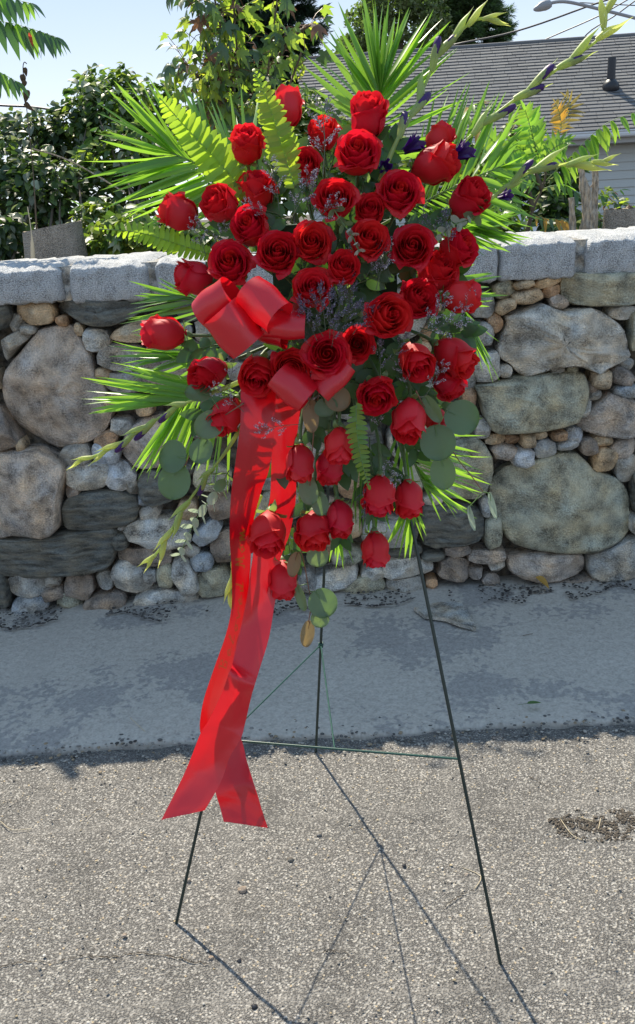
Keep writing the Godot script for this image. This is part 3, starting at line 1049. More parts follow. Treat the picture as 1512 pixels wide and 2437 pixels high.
func build_far_trees() -> void:
	# dark spruce behind the maple sapling: whorls of drooping boughs clothed in needle sprays
	conifer("dark_spruce_tree", "tall dark evergreen tree behind the maple sapling, ragged against the sky", 640, 400, -330, 30.0, 190, Color(0.034, 0.062, 0.042), 5)
	conifer("pine_tree", "dark pine whose needled branch tips stick out over the grey roof", 1125, 180, -230, 34.0, 92, Color(0.10, 0.15, 0.07), 9)
	var o := thing("broadleaf_tree", "rounded grey-green tree standing behind the roof ridge beside the pine", "tree", at(950, 400, 33.0))
	var m := MB.new()
	m.tube(path([[950, 400], [948, 200], [955, 60], [950, -60]], 33, 33), [0.3, 0.25, 0.2, 0.1], 8)
	part("trunk", m.mesh(o.position), M.bark, o)
	var where := []
	var tints := []
	for e in [[945, -30, 95, 70], [880, 60, 62, 60], [860, 115, 60, 40], [960, 80, 90, 55], [1020, 50, 62, 75], [920, 10, 80, 50], [1000, -10, 70, 50], [830, 130, 36, 26]]:
		for k in 300:
			var q := rand_dir() * pow(rng.randf(), 0.4)
			var p := at(e[0] + q.x * e[2], e[1] - q.y * e[3], 33.0 - q.z * 1.2)
			if fbm.get_noise_3d(p.x * 1.6, p.y * 1.6, p.z * 1.6) < -0.12:
				continue
			where.append(pose(p - o.position, rand_dir() + Vector3(0, -0.3, 0), Vector3.UP + rand_dir(), rand(0.7, 1.3)))
			tints.append(Color(0.20, 0.25, 0.11).lerp(Color(0.28, 0.31, 0.15), rng.randf()) * rand(0.7, 1.2))
	m = MB.new()
	for k in 9:
		leaf_into(m, rand_dir() * 0.07, rand_dir(), Vector3.UP + rand_dir() * 0.8, 0.13, 0.08, ovate, 0.2, 0.2, 3)
	scatter("crown", m.mesh(), M.far_leaf, where, tints, o)


func conifer(called: String, label: String, x: float, foot: float, top: float, d: float, reach: float, tint: Color, seed_: int) -> void:
	var o := thing(called, label, "tree", at(x, foot, d))
	var m := MB.new()
	var u := unit_at(o.position)
	m.tube([at(x, foot, d), at(x - 4, (foot + top) / 2, d), at(x, top, d)], [reach * u * 0.09, reach * u * 0.06, 0.02], 8)
	part("trunk", m.mesh(o.position), M.bark, o)
	var where := []
	var tints := []
	var y := foot - 20
	var limbs := MB.new()
	while y > top:
		var f := (foot - y) / (foot - top)
		var len_ := reach * u * (1.0 - 0.72 * f) * rand(0.8, 1.15)
		for k in 7:
			var a := rand(0, TAU)
			var l := len_ * rand(0.65, 1.2)
			var dir := Vector3(cos(a), rand(-0.22, 0.12), sin(a))
			var base := at(x, y, d)
			var pts := []
			for s in 6:
				var g := s / 5.0
				pts.append(base + dir * l * g + Vector3(0, 0.16 * l * g * g - 0.10 * l * g, 0))
			limbs.tube(pts, [0.05, 0.04, 0.03, 0.02, 0.012, 0.006], 4, false)
			for s in (75 if seed_ == 5 else 40):
				var g := pow(rng.randf(), 0.7)
				var p := along(pts, 0.15 + 0.85 * g)
				var side := Vector3(-dir.z, 0, dir.x)
				p += side * rand(-0.28, 0.28) * l * (0.35 + 0.5 * (1 - g)) + Vector3(0, rand(-0.12, 0.05) * u * 100, 0)
				where.append(pose(p - o.position, dir + side * rand(-0.9, 0.9) + Vector3(0, rand(-0.4, 0.3), 0), Vector3.UP + rand_dir() * 0.4, rand(0.7, 1.35) * u * 72))
				tints.append(tint * rand(0.65, 1.5))
		y -= 19
	part("limb", limbs.mesh(o.position), M.twig, o, true)
	m = MB.new()
	for k in 26:
		var dir := (Vector3(rand(-0.9, 0.9), rand(0.25, 1.0), rand(-0.5, 0.5))).normalized()
		leaf_into(m, Vector3(0, rand(0, 0.28), 0), dir, Vector3.BACK + rand_dir(), 0.17, 0.02, lance, 0.1, 0.1, 2)
	scatter("crown", m.mesh(), M.far_leaf, where, tints, o)


# a pinnate frond: rachis along pts, leaflets to both sides; up to the caller which side hangs
func pinnate(o: Node3D, pts: Array, pairs: int, length: float, width: float, mats: Array, droop: float, face: Vector3, spread := 0.95) -> void:
	var m := MB.new()
	m.tube(pts, [0.0028, 0.0022, 0.0012], 5)
	var rachis := part("frond", m.mesh(o.position), M.calyx, o)
	for k in pairs:
		var f := 0.12 + 0.86 * float(k) / (pairs - 1)
		var size := length * (0.62 + 0.62 * sin(PI * pow(f, 0.9))) * rand(0.9, 1.1)
		var p := along(pts, f)
		var h := heading(pts, f)
		var side := h.cross(face).normalized()
		for s in [-1.0, 1.0]:
			m = MB.new()
			var dir: Vector3 = side * s * spread + h * 0.45 + Vector3(0, -droop, 0) + rand_dir() * 0.12
			leaf_into(m, p, dir, face + side * s * 0.3 + rand_dir() * 0.3, size, size * width, lance, rand(0.05, 0.4), 0.25, 5)
			part("leaflet", m.mesh(o.position), mats[rng.randi() % mats.size()], rachis)
	m = MB.new()
	leaf_into(m, pts[-1], heading(pts, 1.0) + Vector3(0, -droop * 0.5, 0), face, length * 0.7, length * width * 0.7, lance, 0.2, 0.2, 5)
	part("leaflet", m.mesh(o.position), mats[0], rachis)


func build_hedge() -> void:
	var broad := [leaf_mesh(0.085, 0.055, ovate, 0.3, 0.3), leaf_mesh(0.07, 0.04, ovate, 0.15, 0.4)]
	var lobed := [maple_mb(0.048, 0.35).mesh(), maple_mb(0.042, 0.7).mesh()]
	var greens := [Color(0.11, 0.19, 0.06), Color(0.17, 0.27, 0.06), Color(0.07, 0.12, 0.045), Color(0.30, 0.38, 0.07), Color(0.30, 0.34, 0.24)]
	var bright := [Color(0.12, 0.21, 0.05), Color(0.22, 0.31, 0.055), Color(0.08, 0.13, 0.045), Color(0.32, 0.38, 0.06)]
	var dark := [Color(0.05, 0.09, 0.04), Color(0.07, 0.12, 0.045), Color(0.14, 0.21, 0.06), Color(0.22, 0.25, 0.18)]
	var g := "shrubs and vines along the top of the wall"
	shrub("leafy_shrub", "dark leafy shrub behind the left tree stump at the edge of the photo", "shrub", Vector3(-1.3, 1.13, -4.2), [[20, 440, 5.0, 120, 120], [110, 470, 4.8, 100, 110], [60, 325, 5.3, 100, 60], [150, 340, 5.3, 100, 90], [30, 300, 5.5, 50, 30], [10, 560, 4.4, 80, 60], [-150, 440, 5.0, 110, 120]], 4400, broad, M.hedge_leaf, dark, 130, 0.74, g)
	shrub("leafy_shrub", "shrub with pale shining leaves rising left of the palm frond", "shrub", Vector3(-0.75, 1.13, -4.4), [[235, 290, 5.3, 95, 100], [300, 420, 5.0, 130, 120], [255, 225, 5.5, 75, 60], [370, 310, 5.4, 90, 120], [215, 200, 5.6, 30, 40], [300, 190, 5.6, 30, 35]], 3600, broad, M.hedge_leaf, greens, 180, 0.74, g)
	shrub("lobed_vine", "vine with lobed leaves tangled above the capstones under the left palm frond", "vine", Vector3(-0.5, 1.13, -3.9), [[330, 555, 4.0, 130, 55], [240, 540, 4.2, 70, 70], [430, 570, 3.95, 90, 40]], 1300, broad + lobed, M.hedge_leaf, bright, 120, 0.8, g)
	shrub("lobed_vine", "yellow-green lobed vine filling the gap behind the topmost roses", "vine", Vector3(0.0, 1.13, -4.6), [[560, 330, 5.3, 120, 120], [690, 290, 5.4, 100, 90], [640, 420, 5.0, 150, 120], [730, 250, 5.7, 40, 40]], 1700, lobed, M.maple_leaf, bright, 70, 1.0, g)
	shrub("leafy_shrub", "green shrub half hidden by the tall palm fan in front of the roof", "shrub", Vector3(0.5, 1.13, -5.2), [[790, 350, 5.4, 100, 110], [950, 450, 5.2, 150, 110]], 1300, broad, M.hedge_leaf, greens, 30, 1.0, g)
	shrub("leafy_shrub", "dark shrub between the forked sumac stem and the dead trunk", "shrub", Vector3(1.25, 1.1, -4.5), [[1330, 500, 4.6, 55, 60], [1300, 440, 4.8, 50, 40], [1345, 420, 4.7, 40, 45], [1360, 545, 4.4, 60, 26]], 700, broad, M.hedge_leaf, dark, 40, 0.85, g)
	shrub("leafy_shrub", "low bright green shrub behind the wall right of the spray", "shrub", Vector3(0.8, 1.1, -4.3), [[1150, 480, 4.6, 75, 80], [1190, 540, 4.3, 70, 40], [1120, 400, 5.0, 60, 60], [1225, 350, 5.2, 70, 60], [1260, 440, 4.9, 60, 60]], 1400, broad, M.hedge_leaf, bright, 50, 0.85, g)
	shrub("low_plant", "weedy yellow-green leaves around the right stump", "plant", Vector3(1.5, 1.12, -4.1), [[1490, 490, 4.2, 45, 18], [1440, 470, 4.3, 25, 22], [1410, 520, 4.2, 18, 30]], 110, broad + lobed, M.maple_leaf, bright, 30, 0.6, g)
	# maple sapling with yellowing leaves
	var o := thing("maple_sapling", "slender maple sapling with yellowing and browned leaves against the sky", "sapling", at(590, 560, 3.95))
	var stems := [
		[[600, 560], [596, 420], [575, 300], [545, 160], [520, 40], [500, -60]], [[605, 540], [615, 400], [625, 300], [640, 150], [655, 40], [668, -60]], [[592, 420], [560, 300], [500, 150], [470, 30], [450, -50]],
		[[596, 400], [590, 330], [570, 200], [560, 60], [550, -60]], [[615, 390], [650, 290], [690, 200], [720, 120]], [[575, 300], [530, 250], [470, 180], [440, 150]], [[640, 180], [690, 95], [740, 60]]]
	for s in stems:
		var m := MB.new()
		var pts := path(s, 3.95, 3.85, 4)
		m.tube(pts, [0.012, 0.011, 0.010, 0.009, 0.008, 0.007, 0.006, 0.005, 0.004], 6)
		part("stem", m.mesh(o.position), M.twig, o)
		for k in (22 if s[-1][0] > 690 else 70):
			var f := rand(0.18, 1.0)
			var p := along(pts, f)
			var away := (rand_dir() * Vector3(1, 0.6, 1)).normalized()
			var tip: Vector3 = p + away * rand(0.03, 0.13)
			m = MB.new()
			m.tube([p, p.lerp(tip, 0.5) + Vector3(0, 0.01, 0), tip], [0.0014], 3, false)
			var size := rand(0.028, 0.060)
			var leaf := maple_mb(size, rand(0.2, 0.9))
			var l := part("leaf", leaf.mesh(), M.maple_leaf[[0, 1, 2, 2, 0, 2, 0, 3, 4, 2, 2, 0][rng.randi() % 12]], o)
			l.transform = pose(tip - o.position, away * 0.7 + Vector3(0, -0.55, 0), Vector3(0, 0.7, 0.5) + rand_dir() * 0.8)
			part("leaf_stalk", m.mesh(tip), M.red_stem, l).transform = l.transform.affine_inverse() * Transform3D(Basis(), tip - o.position)
	# the tree whose fronds hang into the top left corner
	o = thing("sumac_tree", "compound-leaved tree whose drooping fronds hang into the top left corner", "tree", at(-260, 620, 3.9))
	var tm := MB.new()
	tm.tube(path([[-260, 620], [-250, 300], [-225, 50], [-200, -120]], 3.9, 3.9), [0.03, 0.02], 7)
	part("trunk", tm.mesh(o.position), M.bark, o)
	for s in [[[-225, 60], [-120, -10], [-20, -12], [75, 8]], [[-235, 120], [-120, 40], [0, 50], [80, 70], [138, 90]], [[-235, 180], [-140, 130], [-50, 148], [42, 195]]]:
		pinnate(o, path(s, 3.9, 3.8, 5), 15, 0.105, 0.32, [M.sumac_leaf[4], M.sumac_leaf[4], M.sumac_leaf[0]], 0.9, Vector3(0, 1, 0.35), 0.45)
	part("red_leaflet", leaf_mesh(0.055, 0.014, lance), M.sumac_leaf[5], o).transform = pose(at(70, 78, 3.8) - o.position, Vector3(0.1, -1, 0), Vector3.BACK)
	# sumac stems right of the spray
	o = thing("sumac_bush", "sumac with forked dark stem and long arching yellow-green fronds before the roof", "shrub", at(1250, 575, 4.2))
	for s in [[[1250, 575], [1268, 500], [1290, 450], [1300, 400], [1290, 330]], [[1268, 500], [1255, 440], [1225, 390]], [[1290, 450], [1275, 410], [1265, 360], [1240, 300]], [[1300, 400], [1320, 360], [1330, 310]]]:
		var m := MB.new()
		m.tube(path(s, 4.2, 4.2), [0.013, 0.012, 0.010, 0.009, 0.008, 0.006, 0.005], 7)
		part("stem", m.mesh(o.position), M.twig, o)
	var face := Vector3(0, 0.8, 0.5)
	pinnate(o, path([[1300, 430], [1350, 380], [1400, 330], [1450, 290], [1530, 262]], 4.2, 4.0, 4), 13, 0.100, 0.30, [M.sumac_leaf[1], M.sumac_leaf[1], M.sumac_leaf[0]], 0.85, face, 0.4)
	pinnate(o, path([[1290, 400], [1275, 350], [1262, 300], [1250, 262]], 4.2, 4.1), 15, 0.080, 0.26, [M.sumac_leaf[0], M.sumac_leaf[1]], 0.05, Vector3(0, 0.4, 0.9))
	pinnate(o, path([[1265, 360], [1235, 355], [1205, 375], [1190, 420]], 4.2, 4.1), 14, 0.070, 0.27, [M.sumac_leaf[0]], 0.1, Vector3(0, 0.4, 0.9))
	pinnate(o, path([[1275, 410], [1300, 370], [1330, 345], [1350, 340]], 4.2, 4.1), 13, 0.070, 0.26, [M.sumac_leaf[0], M.sumac_leaf[1]], 0.2, Vector3(0, 0.4, 0.9))
	pinnate(o, path([[1262, 430], [1220, 400], [1185, 350], [1160, 320]], 4.3, 4.2), 14, 0.072, 0.27, [M.sumac_leaf[1], M.sumac_leaf[0]], 0.15, Vector3(0, 0.4, 0.9))
	pinnate(o, path([[1285, 440], [1245, 420], [1210, 425], [1175, 450]], 4.15, 4.1), 13, 0.070, 0.27, [M.sumac_leaf[0], M.sumac_leaf[4]], 0.3, Vector3(0, 0.5, 0.8))
	pinnate(o, path([[1330, 330], [1336, 300], [1332, 270], [1322, 245]], 4.2, 4.1), 14, 0.042, 0.22, [M.sumac_leaf[3], M.sumac_leaf[2], M.sumac_leaf[3]], 0.05, Vector3(0, 0.3, 0.9))
	pinnate(o, path([[1335, 310], [1352, 275], [1358, 250], [1346, 230]], 4.3, 4.2), 9, 0.06, 0.2, [M.sumac_leaf[3]], 0.1, Vector3(0, 0.3, 0.9))
	pinnate(o, path([[1240, 330], [1225, 260], [1232, 235], [1262, 265]], 4.3, 4.2), 11, 0.06, 0.25, [M.sumac_leaf[3], M.sumac_leaf[1]], 0.6, face, 0.5)
	pinnate(o, path([[1225, 390], [1160, 330], [1110, 265], [1150, 240]], 4.4, 4.2), 12, 0.07, 0.26, [M.sumac_leaf[1], M.sumac_leaf[2]], 0.4, face, 0.6)
	pinnate(o, path([[1290, 450], [1340, 440], [1400, 470], [1480, 452]], 4.3, 4.2), 10, 0.06, 0.28, [M.sumac_leaf[4], M.sumac_leaf[0]], 0.35, face, 0.6)
	pinnate(o, path([[1268, 510], [1300, 520], [1345, 525], [1380, 548]], 4.1, 4.0), 10, 0.06, 0.24, [M.sumac_leaf[4], M.sumac_leaf[2]], 0.5, face, 0.6)
	pinnate(o, path([[1260, 520], [1225, 480], [1180, 470], [1140, 500]], 4.2, 4.1), 10, 0.07, 0.26, [M.sumac_leaf[0], M.sumac_leaf[1]], 0.4, face, 0.6)


func stump(called: String, label: String, x: float, y: float, half: float, tall: float, d: float, lean: float) -> void:
	var base := at(x, y, d)
	var u := unit_at(base)
	var o := thing(called, label, "tree stump", base)
	var m := MB.new()
	var rows := []
	for k in 9:
		var f := k / 8.0
		var row := PackedVector3Array()
		for s in 28:
			var a := TAU * s / 28
			var r := half * u * (1.0 + 0.22 * pow(1.0 - f, 2.0) + 0.10 * fbm.get_noise_2d(cos(a) * 2.2 + x, sin(a) * 2.2) + 0.035 * fbm.get_noise_3d(cos(a) * 8.0, sin(a) * 8.0, f * 2.0))
			row.append(Vector3(cos(a) * r, (tall + lean * cos(a)) * u * f - 0.12 * (1.0 - f), sin(a) * r))
		rows.append(row)
	m.grid(rows, true)
	part("trunk", m.mesh(), M.stump_bark, o)
	m = MB.new()
	var c := m.vert(Vector3(0, tall * u - 0.006, 0))
	for p in rows[8]:
		m.vert(p * Vector3(0.995, 1, 0.995) + Vector3(0, rand(-0.004, 0.006), 0))
	for k in 28:
		m.tri(c, 1 + k, 1 + (k + 1) % 28)
	part("cut_top", m.mesh(Vector3.ZERO, true), M.cut_wood, o)


func build_yard_things() -> void:
	stump("tree_stump", "wide lichened tree stump standing behind the left capstones", 136, 622, 69, 78, 3.92, 10)
	stump("tree_stump", "hollowed brown tree stump behind the rightmost capstone", 1475, 556, 40, 56, 3.88, 0)
	var o := thing("dead_tree", "grey weathered dead trunk with a broken top, left of the right stump", "dead tree", at(1398, 562, 3.85))
	for s in [[[[1398, 572], [1402, 500], [1388, 430], [1383, 398]], [0.042, 0.038, 0.038, 0.034, 0.030, 0.028, 0.026, 0.024, 0.022, 0.020, 0.016, 0.012]], [[[1414, 572], [1416, 480], [1418, 395]], [0.020, 0.018, 0.016, 0.014, 0.013]], [[[1396, 455], [1412, 440], [1425, 452]], [0.006, 0.004]]]:
		var m := MB.new()
		var pts := path(s[0], 3.85, 3.85, 5)
		for k in pts.size():
			pts[k] += Vector3(0.005 * fbm.get_noise_2d(k * 2.2, 4.0), 0, 0.005 * fbm.get_noise_2d(k * 2.2, 8.0))
		m.tube(pts, s[1], 9)
		part("trunk", m.mesh(o.position), M.dead_wood, o)
	var pole := MB.new()
	pole.tube(path([[1364, 572], [1362, 510], [1360, 470]], 3.83, 3.83, 4), [0.018, 0.016, 0.015, 0.016, 0.012], 8)
	single("dead_tree", pole.mesh(at(1364, 562, 3.83)), M.dead_wood, "short thin dead stub beside the dark shrub, left of the dead trunk", "dead tree", at(1364, 562, 3.83))
	pole = MB.new()
	pole.tube(path([[80, 632], [76, 560], [66, 492]], 3.72, 3.74, 5), [0.0105, 0.010, 0.009, 0.008, 0.006, 0.002], 7)
	single("dead_stick", pole.mesh(at(80, 622, 3.72)), M.pale_twig, "pale dead stick standing in front of the left stump", "stick", at(80, 622, 3.72))
	# a withered vine stalk with curled black leaves against the sky
	o = thing("withered_stalk", "thin withered stalk with curled black leaves against the sky at left", "plant", at(84, 600, 4.0))
	var m := MB.new()
	m.tube(path([[90, 600], [80, 420], [68, 300], [60, 220], [55, 165], [58, 148], [64, 152]], 4.0, 4.0, 4), [0.005, 0.0045, 0.004, 0.003, 0.002], 5)
	part("stalk", m.mesh(o.position), M.twig, o)
	for p in [[62, 160, 0.02], [57, 176, 0.025], [60, 190, 0.02], [60, 212, 0.03], [62, 242, 0.025]]:
		m = MB.new()
		leaf_into(m, at(p[0], p[1], 4.0), Vector3(rand(-0.4, 0.4), -1, 0.2), Vector3.BACK + rand_dir() * 0.6, p[2] * 1.6, p[2], ovate, 0.9, 0.9, 5)
		part("dead_leaf", m.mesh(o.position), M.twig, o)
	m = MB.new()
	m.tube(path([[80, 355], [140, 372], [200, 400], [300, 460]], 4.0, 3.9, 4), [0.004, 0.003], 5)
	single("bare_twig", m.mesh(at(190, 400, 3.95)), M.dead_wood, "long bare grey twig slanting through the dark left shrub", "twig", at(190, 400, 3.95))


func build_street_lamp() -> void:
	var d := 22.0
	var o := thing("street_lamp", "grey cobra-head street lamp on a long arm in the top right sky", "street lamp", Vector3(at(1720, 300, d).x, -0.06, -d))
	var m := MB.new()
	var top := at(1720, 95, d)
	m.tube([Vector3(top.x, -0.06, -d), Vector3(top.x, top.y + 1.2, -d)], [0.16, 0.12], 10)
	part("pole", m.mesh(o.position), M.bark, o)
	m = MB.new()
	m.tube(path([[1308, 8], [1330, 4], [1360, 6], [1420, 20], [1512, 43], [1600, 68], [1720, 100]], d, d, 4), [0.035], 8)
	part("arm", m.mesh(o.position), M.lamp_metal, o)
	m = MB.new()
	m.tube(path([[1312, 7], [1306, 10], [1290, 15], [1280, 20], [1270, 23]], d, d, 2), [0.05, 0.085, 0.10, 0.11, 0.10, 0.09, 0.07, 0.05, 0.02], 10)
	var head := part("lamp_head", m.mesh(o.position), M.lamp_metal, o)
	m = MB.new()
	m.tube([at(1284, 16, d), at(1284, 9, d)], [0.045], 8)
	part("light_sensor", m.mesh(o.position), M.black_pipe, head)
	m = MB.new()
	m.tube(path([[1426, 22], [1427, 14]], d, d, 1), [0.03], 6)
	part("bracket", m.mesh(o.position), M.lamp_metal, o)
	for w in [
		["power line sagging from behind the pine up past the lamp arm", [[1060, 112], [1101, 102], [1200, 82], [1290, 55], [1400, 15], [1470, -8]], 0.022], ["power line rising from the roof ridge to the lamp arm", [[1262, 110], [1330, 80], [1395, 52], [1450, 25], [1560, -40]], 0.016],
		["short power line rising steeply right of the long gladiolus tip", [[1380, 100], [1410, 70], [1460, 40], [1512, 2], [1560, -30]], 0.016], ["thin near-level wire above the street lamp arm", [[1380, 6], [1450, 10], [1512, 13], [1600, 18]], 0.012]]:
		m = MB.new()
		m.tube(path(w[1], 24.0, 22.5, 3), [w[2]], 5)
		single("power_line", m.mesh(at(1400, 50, 23)), M.line, w[0], "power line", at(1400, 50, 23))
	m = MB.new()
	m.tube(path([[-60, 247], [-10, 250], [20, 252], [70, 254], [130, 262]], 18.0, 18.0, 3), [0.02], 5)
	single("power_line", m.mesh(at(30, 252, 18)), M.line, "dark wire low in the sky behind the withered stalk at left", "power line", at(30, 252, 18))


# how far the spray's surface lies: it leans back with the easel and swells towards the camera in the middle
func spray_depth(x: float, y: float, back := 0.0) -> float:
	var lean := lerpf(1.645, 1.525, clampf((y - 400.0) / 900.0, -0.5, 1.2))
	var dome := 0.14 * maxf(0.0, 1.0 - pow((x - 790.0) / 430.0, 2.0) - pow((y - 760.0) / 640.0, 2.0))
	return lean - dome + back


func on_spray(x: float, y: float, back := 0.0) -> Vector3:
	return at(x, y, spray_depth(x, y, back))


func spray_path(points: Array, back0: float, back1: float, steps := 5) -> Array:
	var pts := []
	for k in points.size():
		pts.append(on_spray(points[k][0], points[k][1], lerpf(back0, back1, float(k) / maxi(1, points.size() - 1))))
	return smooth(pts, steps)


func build_easel() -> void:
	var lf := on_ground(420, 2197)
	var rf := on_ground(1192, 2297)
	var bf := on_ground(752, 1790)
	var apex := at(815, 430, 1.70)
	var o := thing("wire_easel", "dark green wire easel on three legs holding up the spray", "easel", (lf + rf + bf) / 3.0)
	for p in [lf, rf, bf]:
		var m := MB.new()
		m.tube([p, p.lerp(apex, 0.5), apex], [0.0033], 8)
		part("leg", m.mesh(o.position), M.wire, o)
	var knot := bf.lerp(apex, 0.26)
	# cross bar between the front legs
	var bar_r := rf
	var bar_l := lf
	var best := 9e9
	for k in 200:
		var q := rf.lerp(apex, k / 400.0)
		var e := absf(at(1090, 1805, -q.z).y - q.y)
		if e < best:
			best = e
			bar_r = q
	bar_l = lf.lerp(apex, (bar_r - rf).length() / (apex - rf).length())
	var m := MB.new()
	m.tube([bar_l, bar_r], [0.0024], 7)
	part("cross_bar", m.mesh(o.position), M.thin_wire, o)
	for f in [0.03, 0.50]:
		m = MB.new()
		m.tube([knot, bar_l.lerp(bar_r, f)], [0.0017], 6)
		part("brace_wire", m.mesh(o.position), M.thin_wire, o)
	m = MB.new()
	var coil := []
	var axis := (apex - bf).normalized()
	var s1 := axis.cross(Vector3.RIGHT).normalized()
	var s2 := axis.cross(s1)
	for k in 26:
		coil.append(knot + (s1 * cos(k * 1.0) + s2 * sin(k * 1.0)) * 0.0055 + axis * (k - 13) * 0.0006)
	m.tube(coil, [0.0016], 5)
	part("wire_tie", m.mesh(o.position), M.thin_wire, o)
	# what the stems are pushed into
	m = MB.new()
	var c := at(800, 760, 1.66)
	m.box(c - Vector3(0.11, 0.17, 0.04), c + Vector3(0.11, 0.17, 0.04))
	single("foam_block", m.mesh(c), M.foam, "dark green foam block that holds the stems at the heart of the spray", "floral foam", c)


# leaflets along a rachis: tips is the line their ends follow on one side, from the rachis' foot to its end
func palm_frond(label: String, stalk: Array, back: float, sides: Array, width: float, mats: Array, sag := 0.0) -> void:
	var pts := spray_path(stalk, back + 0.02, back)
	var o := thing("palm_frond", label, "palm frond", pts[0])
	var m := MB.new()
	m.tube(pts, [0.0032, 0.003, 0.0026, 0.002, 0.0014], 5)
	part("rachis", m.mesh(o.position), M.calyx, o)
	var n := 0
	for side in sides:
		var tips := []
		for p in side[0]:
			tips.append(on_spray(p[0], p[1], back + (p[2] if p.size() > 2 else 0.0)))
		var line := smooth(tips, 4)
		var count: int = int(side[1] * 2.0)
		for k in count:
			var f := float(k) / maxi(1, count - 1)
			var base := along(pts, lerpf(side[2], side[3], f))
			var tip := along(line, clampf(f + rand(-0.25, 0.25) / count, 0, 1)) + rand_dir() * 0.016
			var dir := tip - base
			dir *= rand(0.94, 1.08)
			var away := (EYE - base).normalized()
			var turn := rand(-1.25, 1.25)
			var face := away.rotated(dir.normalized(), turn)
			m = MB.new()
			var bow_ := rand(-0.10, 0.16)
			leaf_into(m, base, dir + Vector3(0, sag * dir.length(), 0) + away * rand(-0.01, 0.01), face, dir.length(), width * rand(0.6, 1.0), blade, bow_ + sag * 0.6, 0.35, 9)
			part("leaflet", m.mesh(o.position), mats[(n * 7 + rng.randi() % 2) % mats.size()], o)
			n += 1


func fern_frond(label: String, spine: Array, back: float, reach: float, pairs: int, mats: Array, start := 0.0) -> void:
	var pts := spray_path(spine, back, back - 0.02, 8)
	var o := thing("fern_frond", label, "fern frond", pts[0])
	var m := MB.new()
	m.tube(pts, [0.0014, 0.0012, 0.0008], 5)
	part("rachis", m.mesh(o.position), M.calyx, o)
	pairs = int(pairs * 1.3)
	for k in pairs:
		var f := start + (1.0 - start) * float(k) / pairs
		var p := along(pts, f)
		var h := heading(pts, f)
		var away := (EYE - p).normalized()
		var side := h.cross(away).normalized()
		var size: float = reach * unit_at(p) * pow(1.0 - pow(f, 2.6), 0.8) * (0.55 + 0.45 * smoothstep(0.0, 0.3, f)) * rand(0.92, 1.06)
		for s in [-1.0, 1.0]:
			m = MB.new()
			leaf_into(m, p + h * (0.002 * s), side * s + h * 0.28 + away * rand(-0.25, 0.15), away + rand_dir() * 0.35, size, size * 0.36 + 0.002, pinna, rand(-0.05, 0.2), 0.12, 6)
			part("pinna", m.mesh(o.position), mats[rng.randi() % mats.size()], o)
	m = MB.new()
	leaf_into(m, pts[-1], heading(pts, 1.0), EYE - pts[-1], 0.010, 0.006, pinna, 0.4, 0.1, 4)
	part("pinna", m.mesh(o.position), mats[0], o)


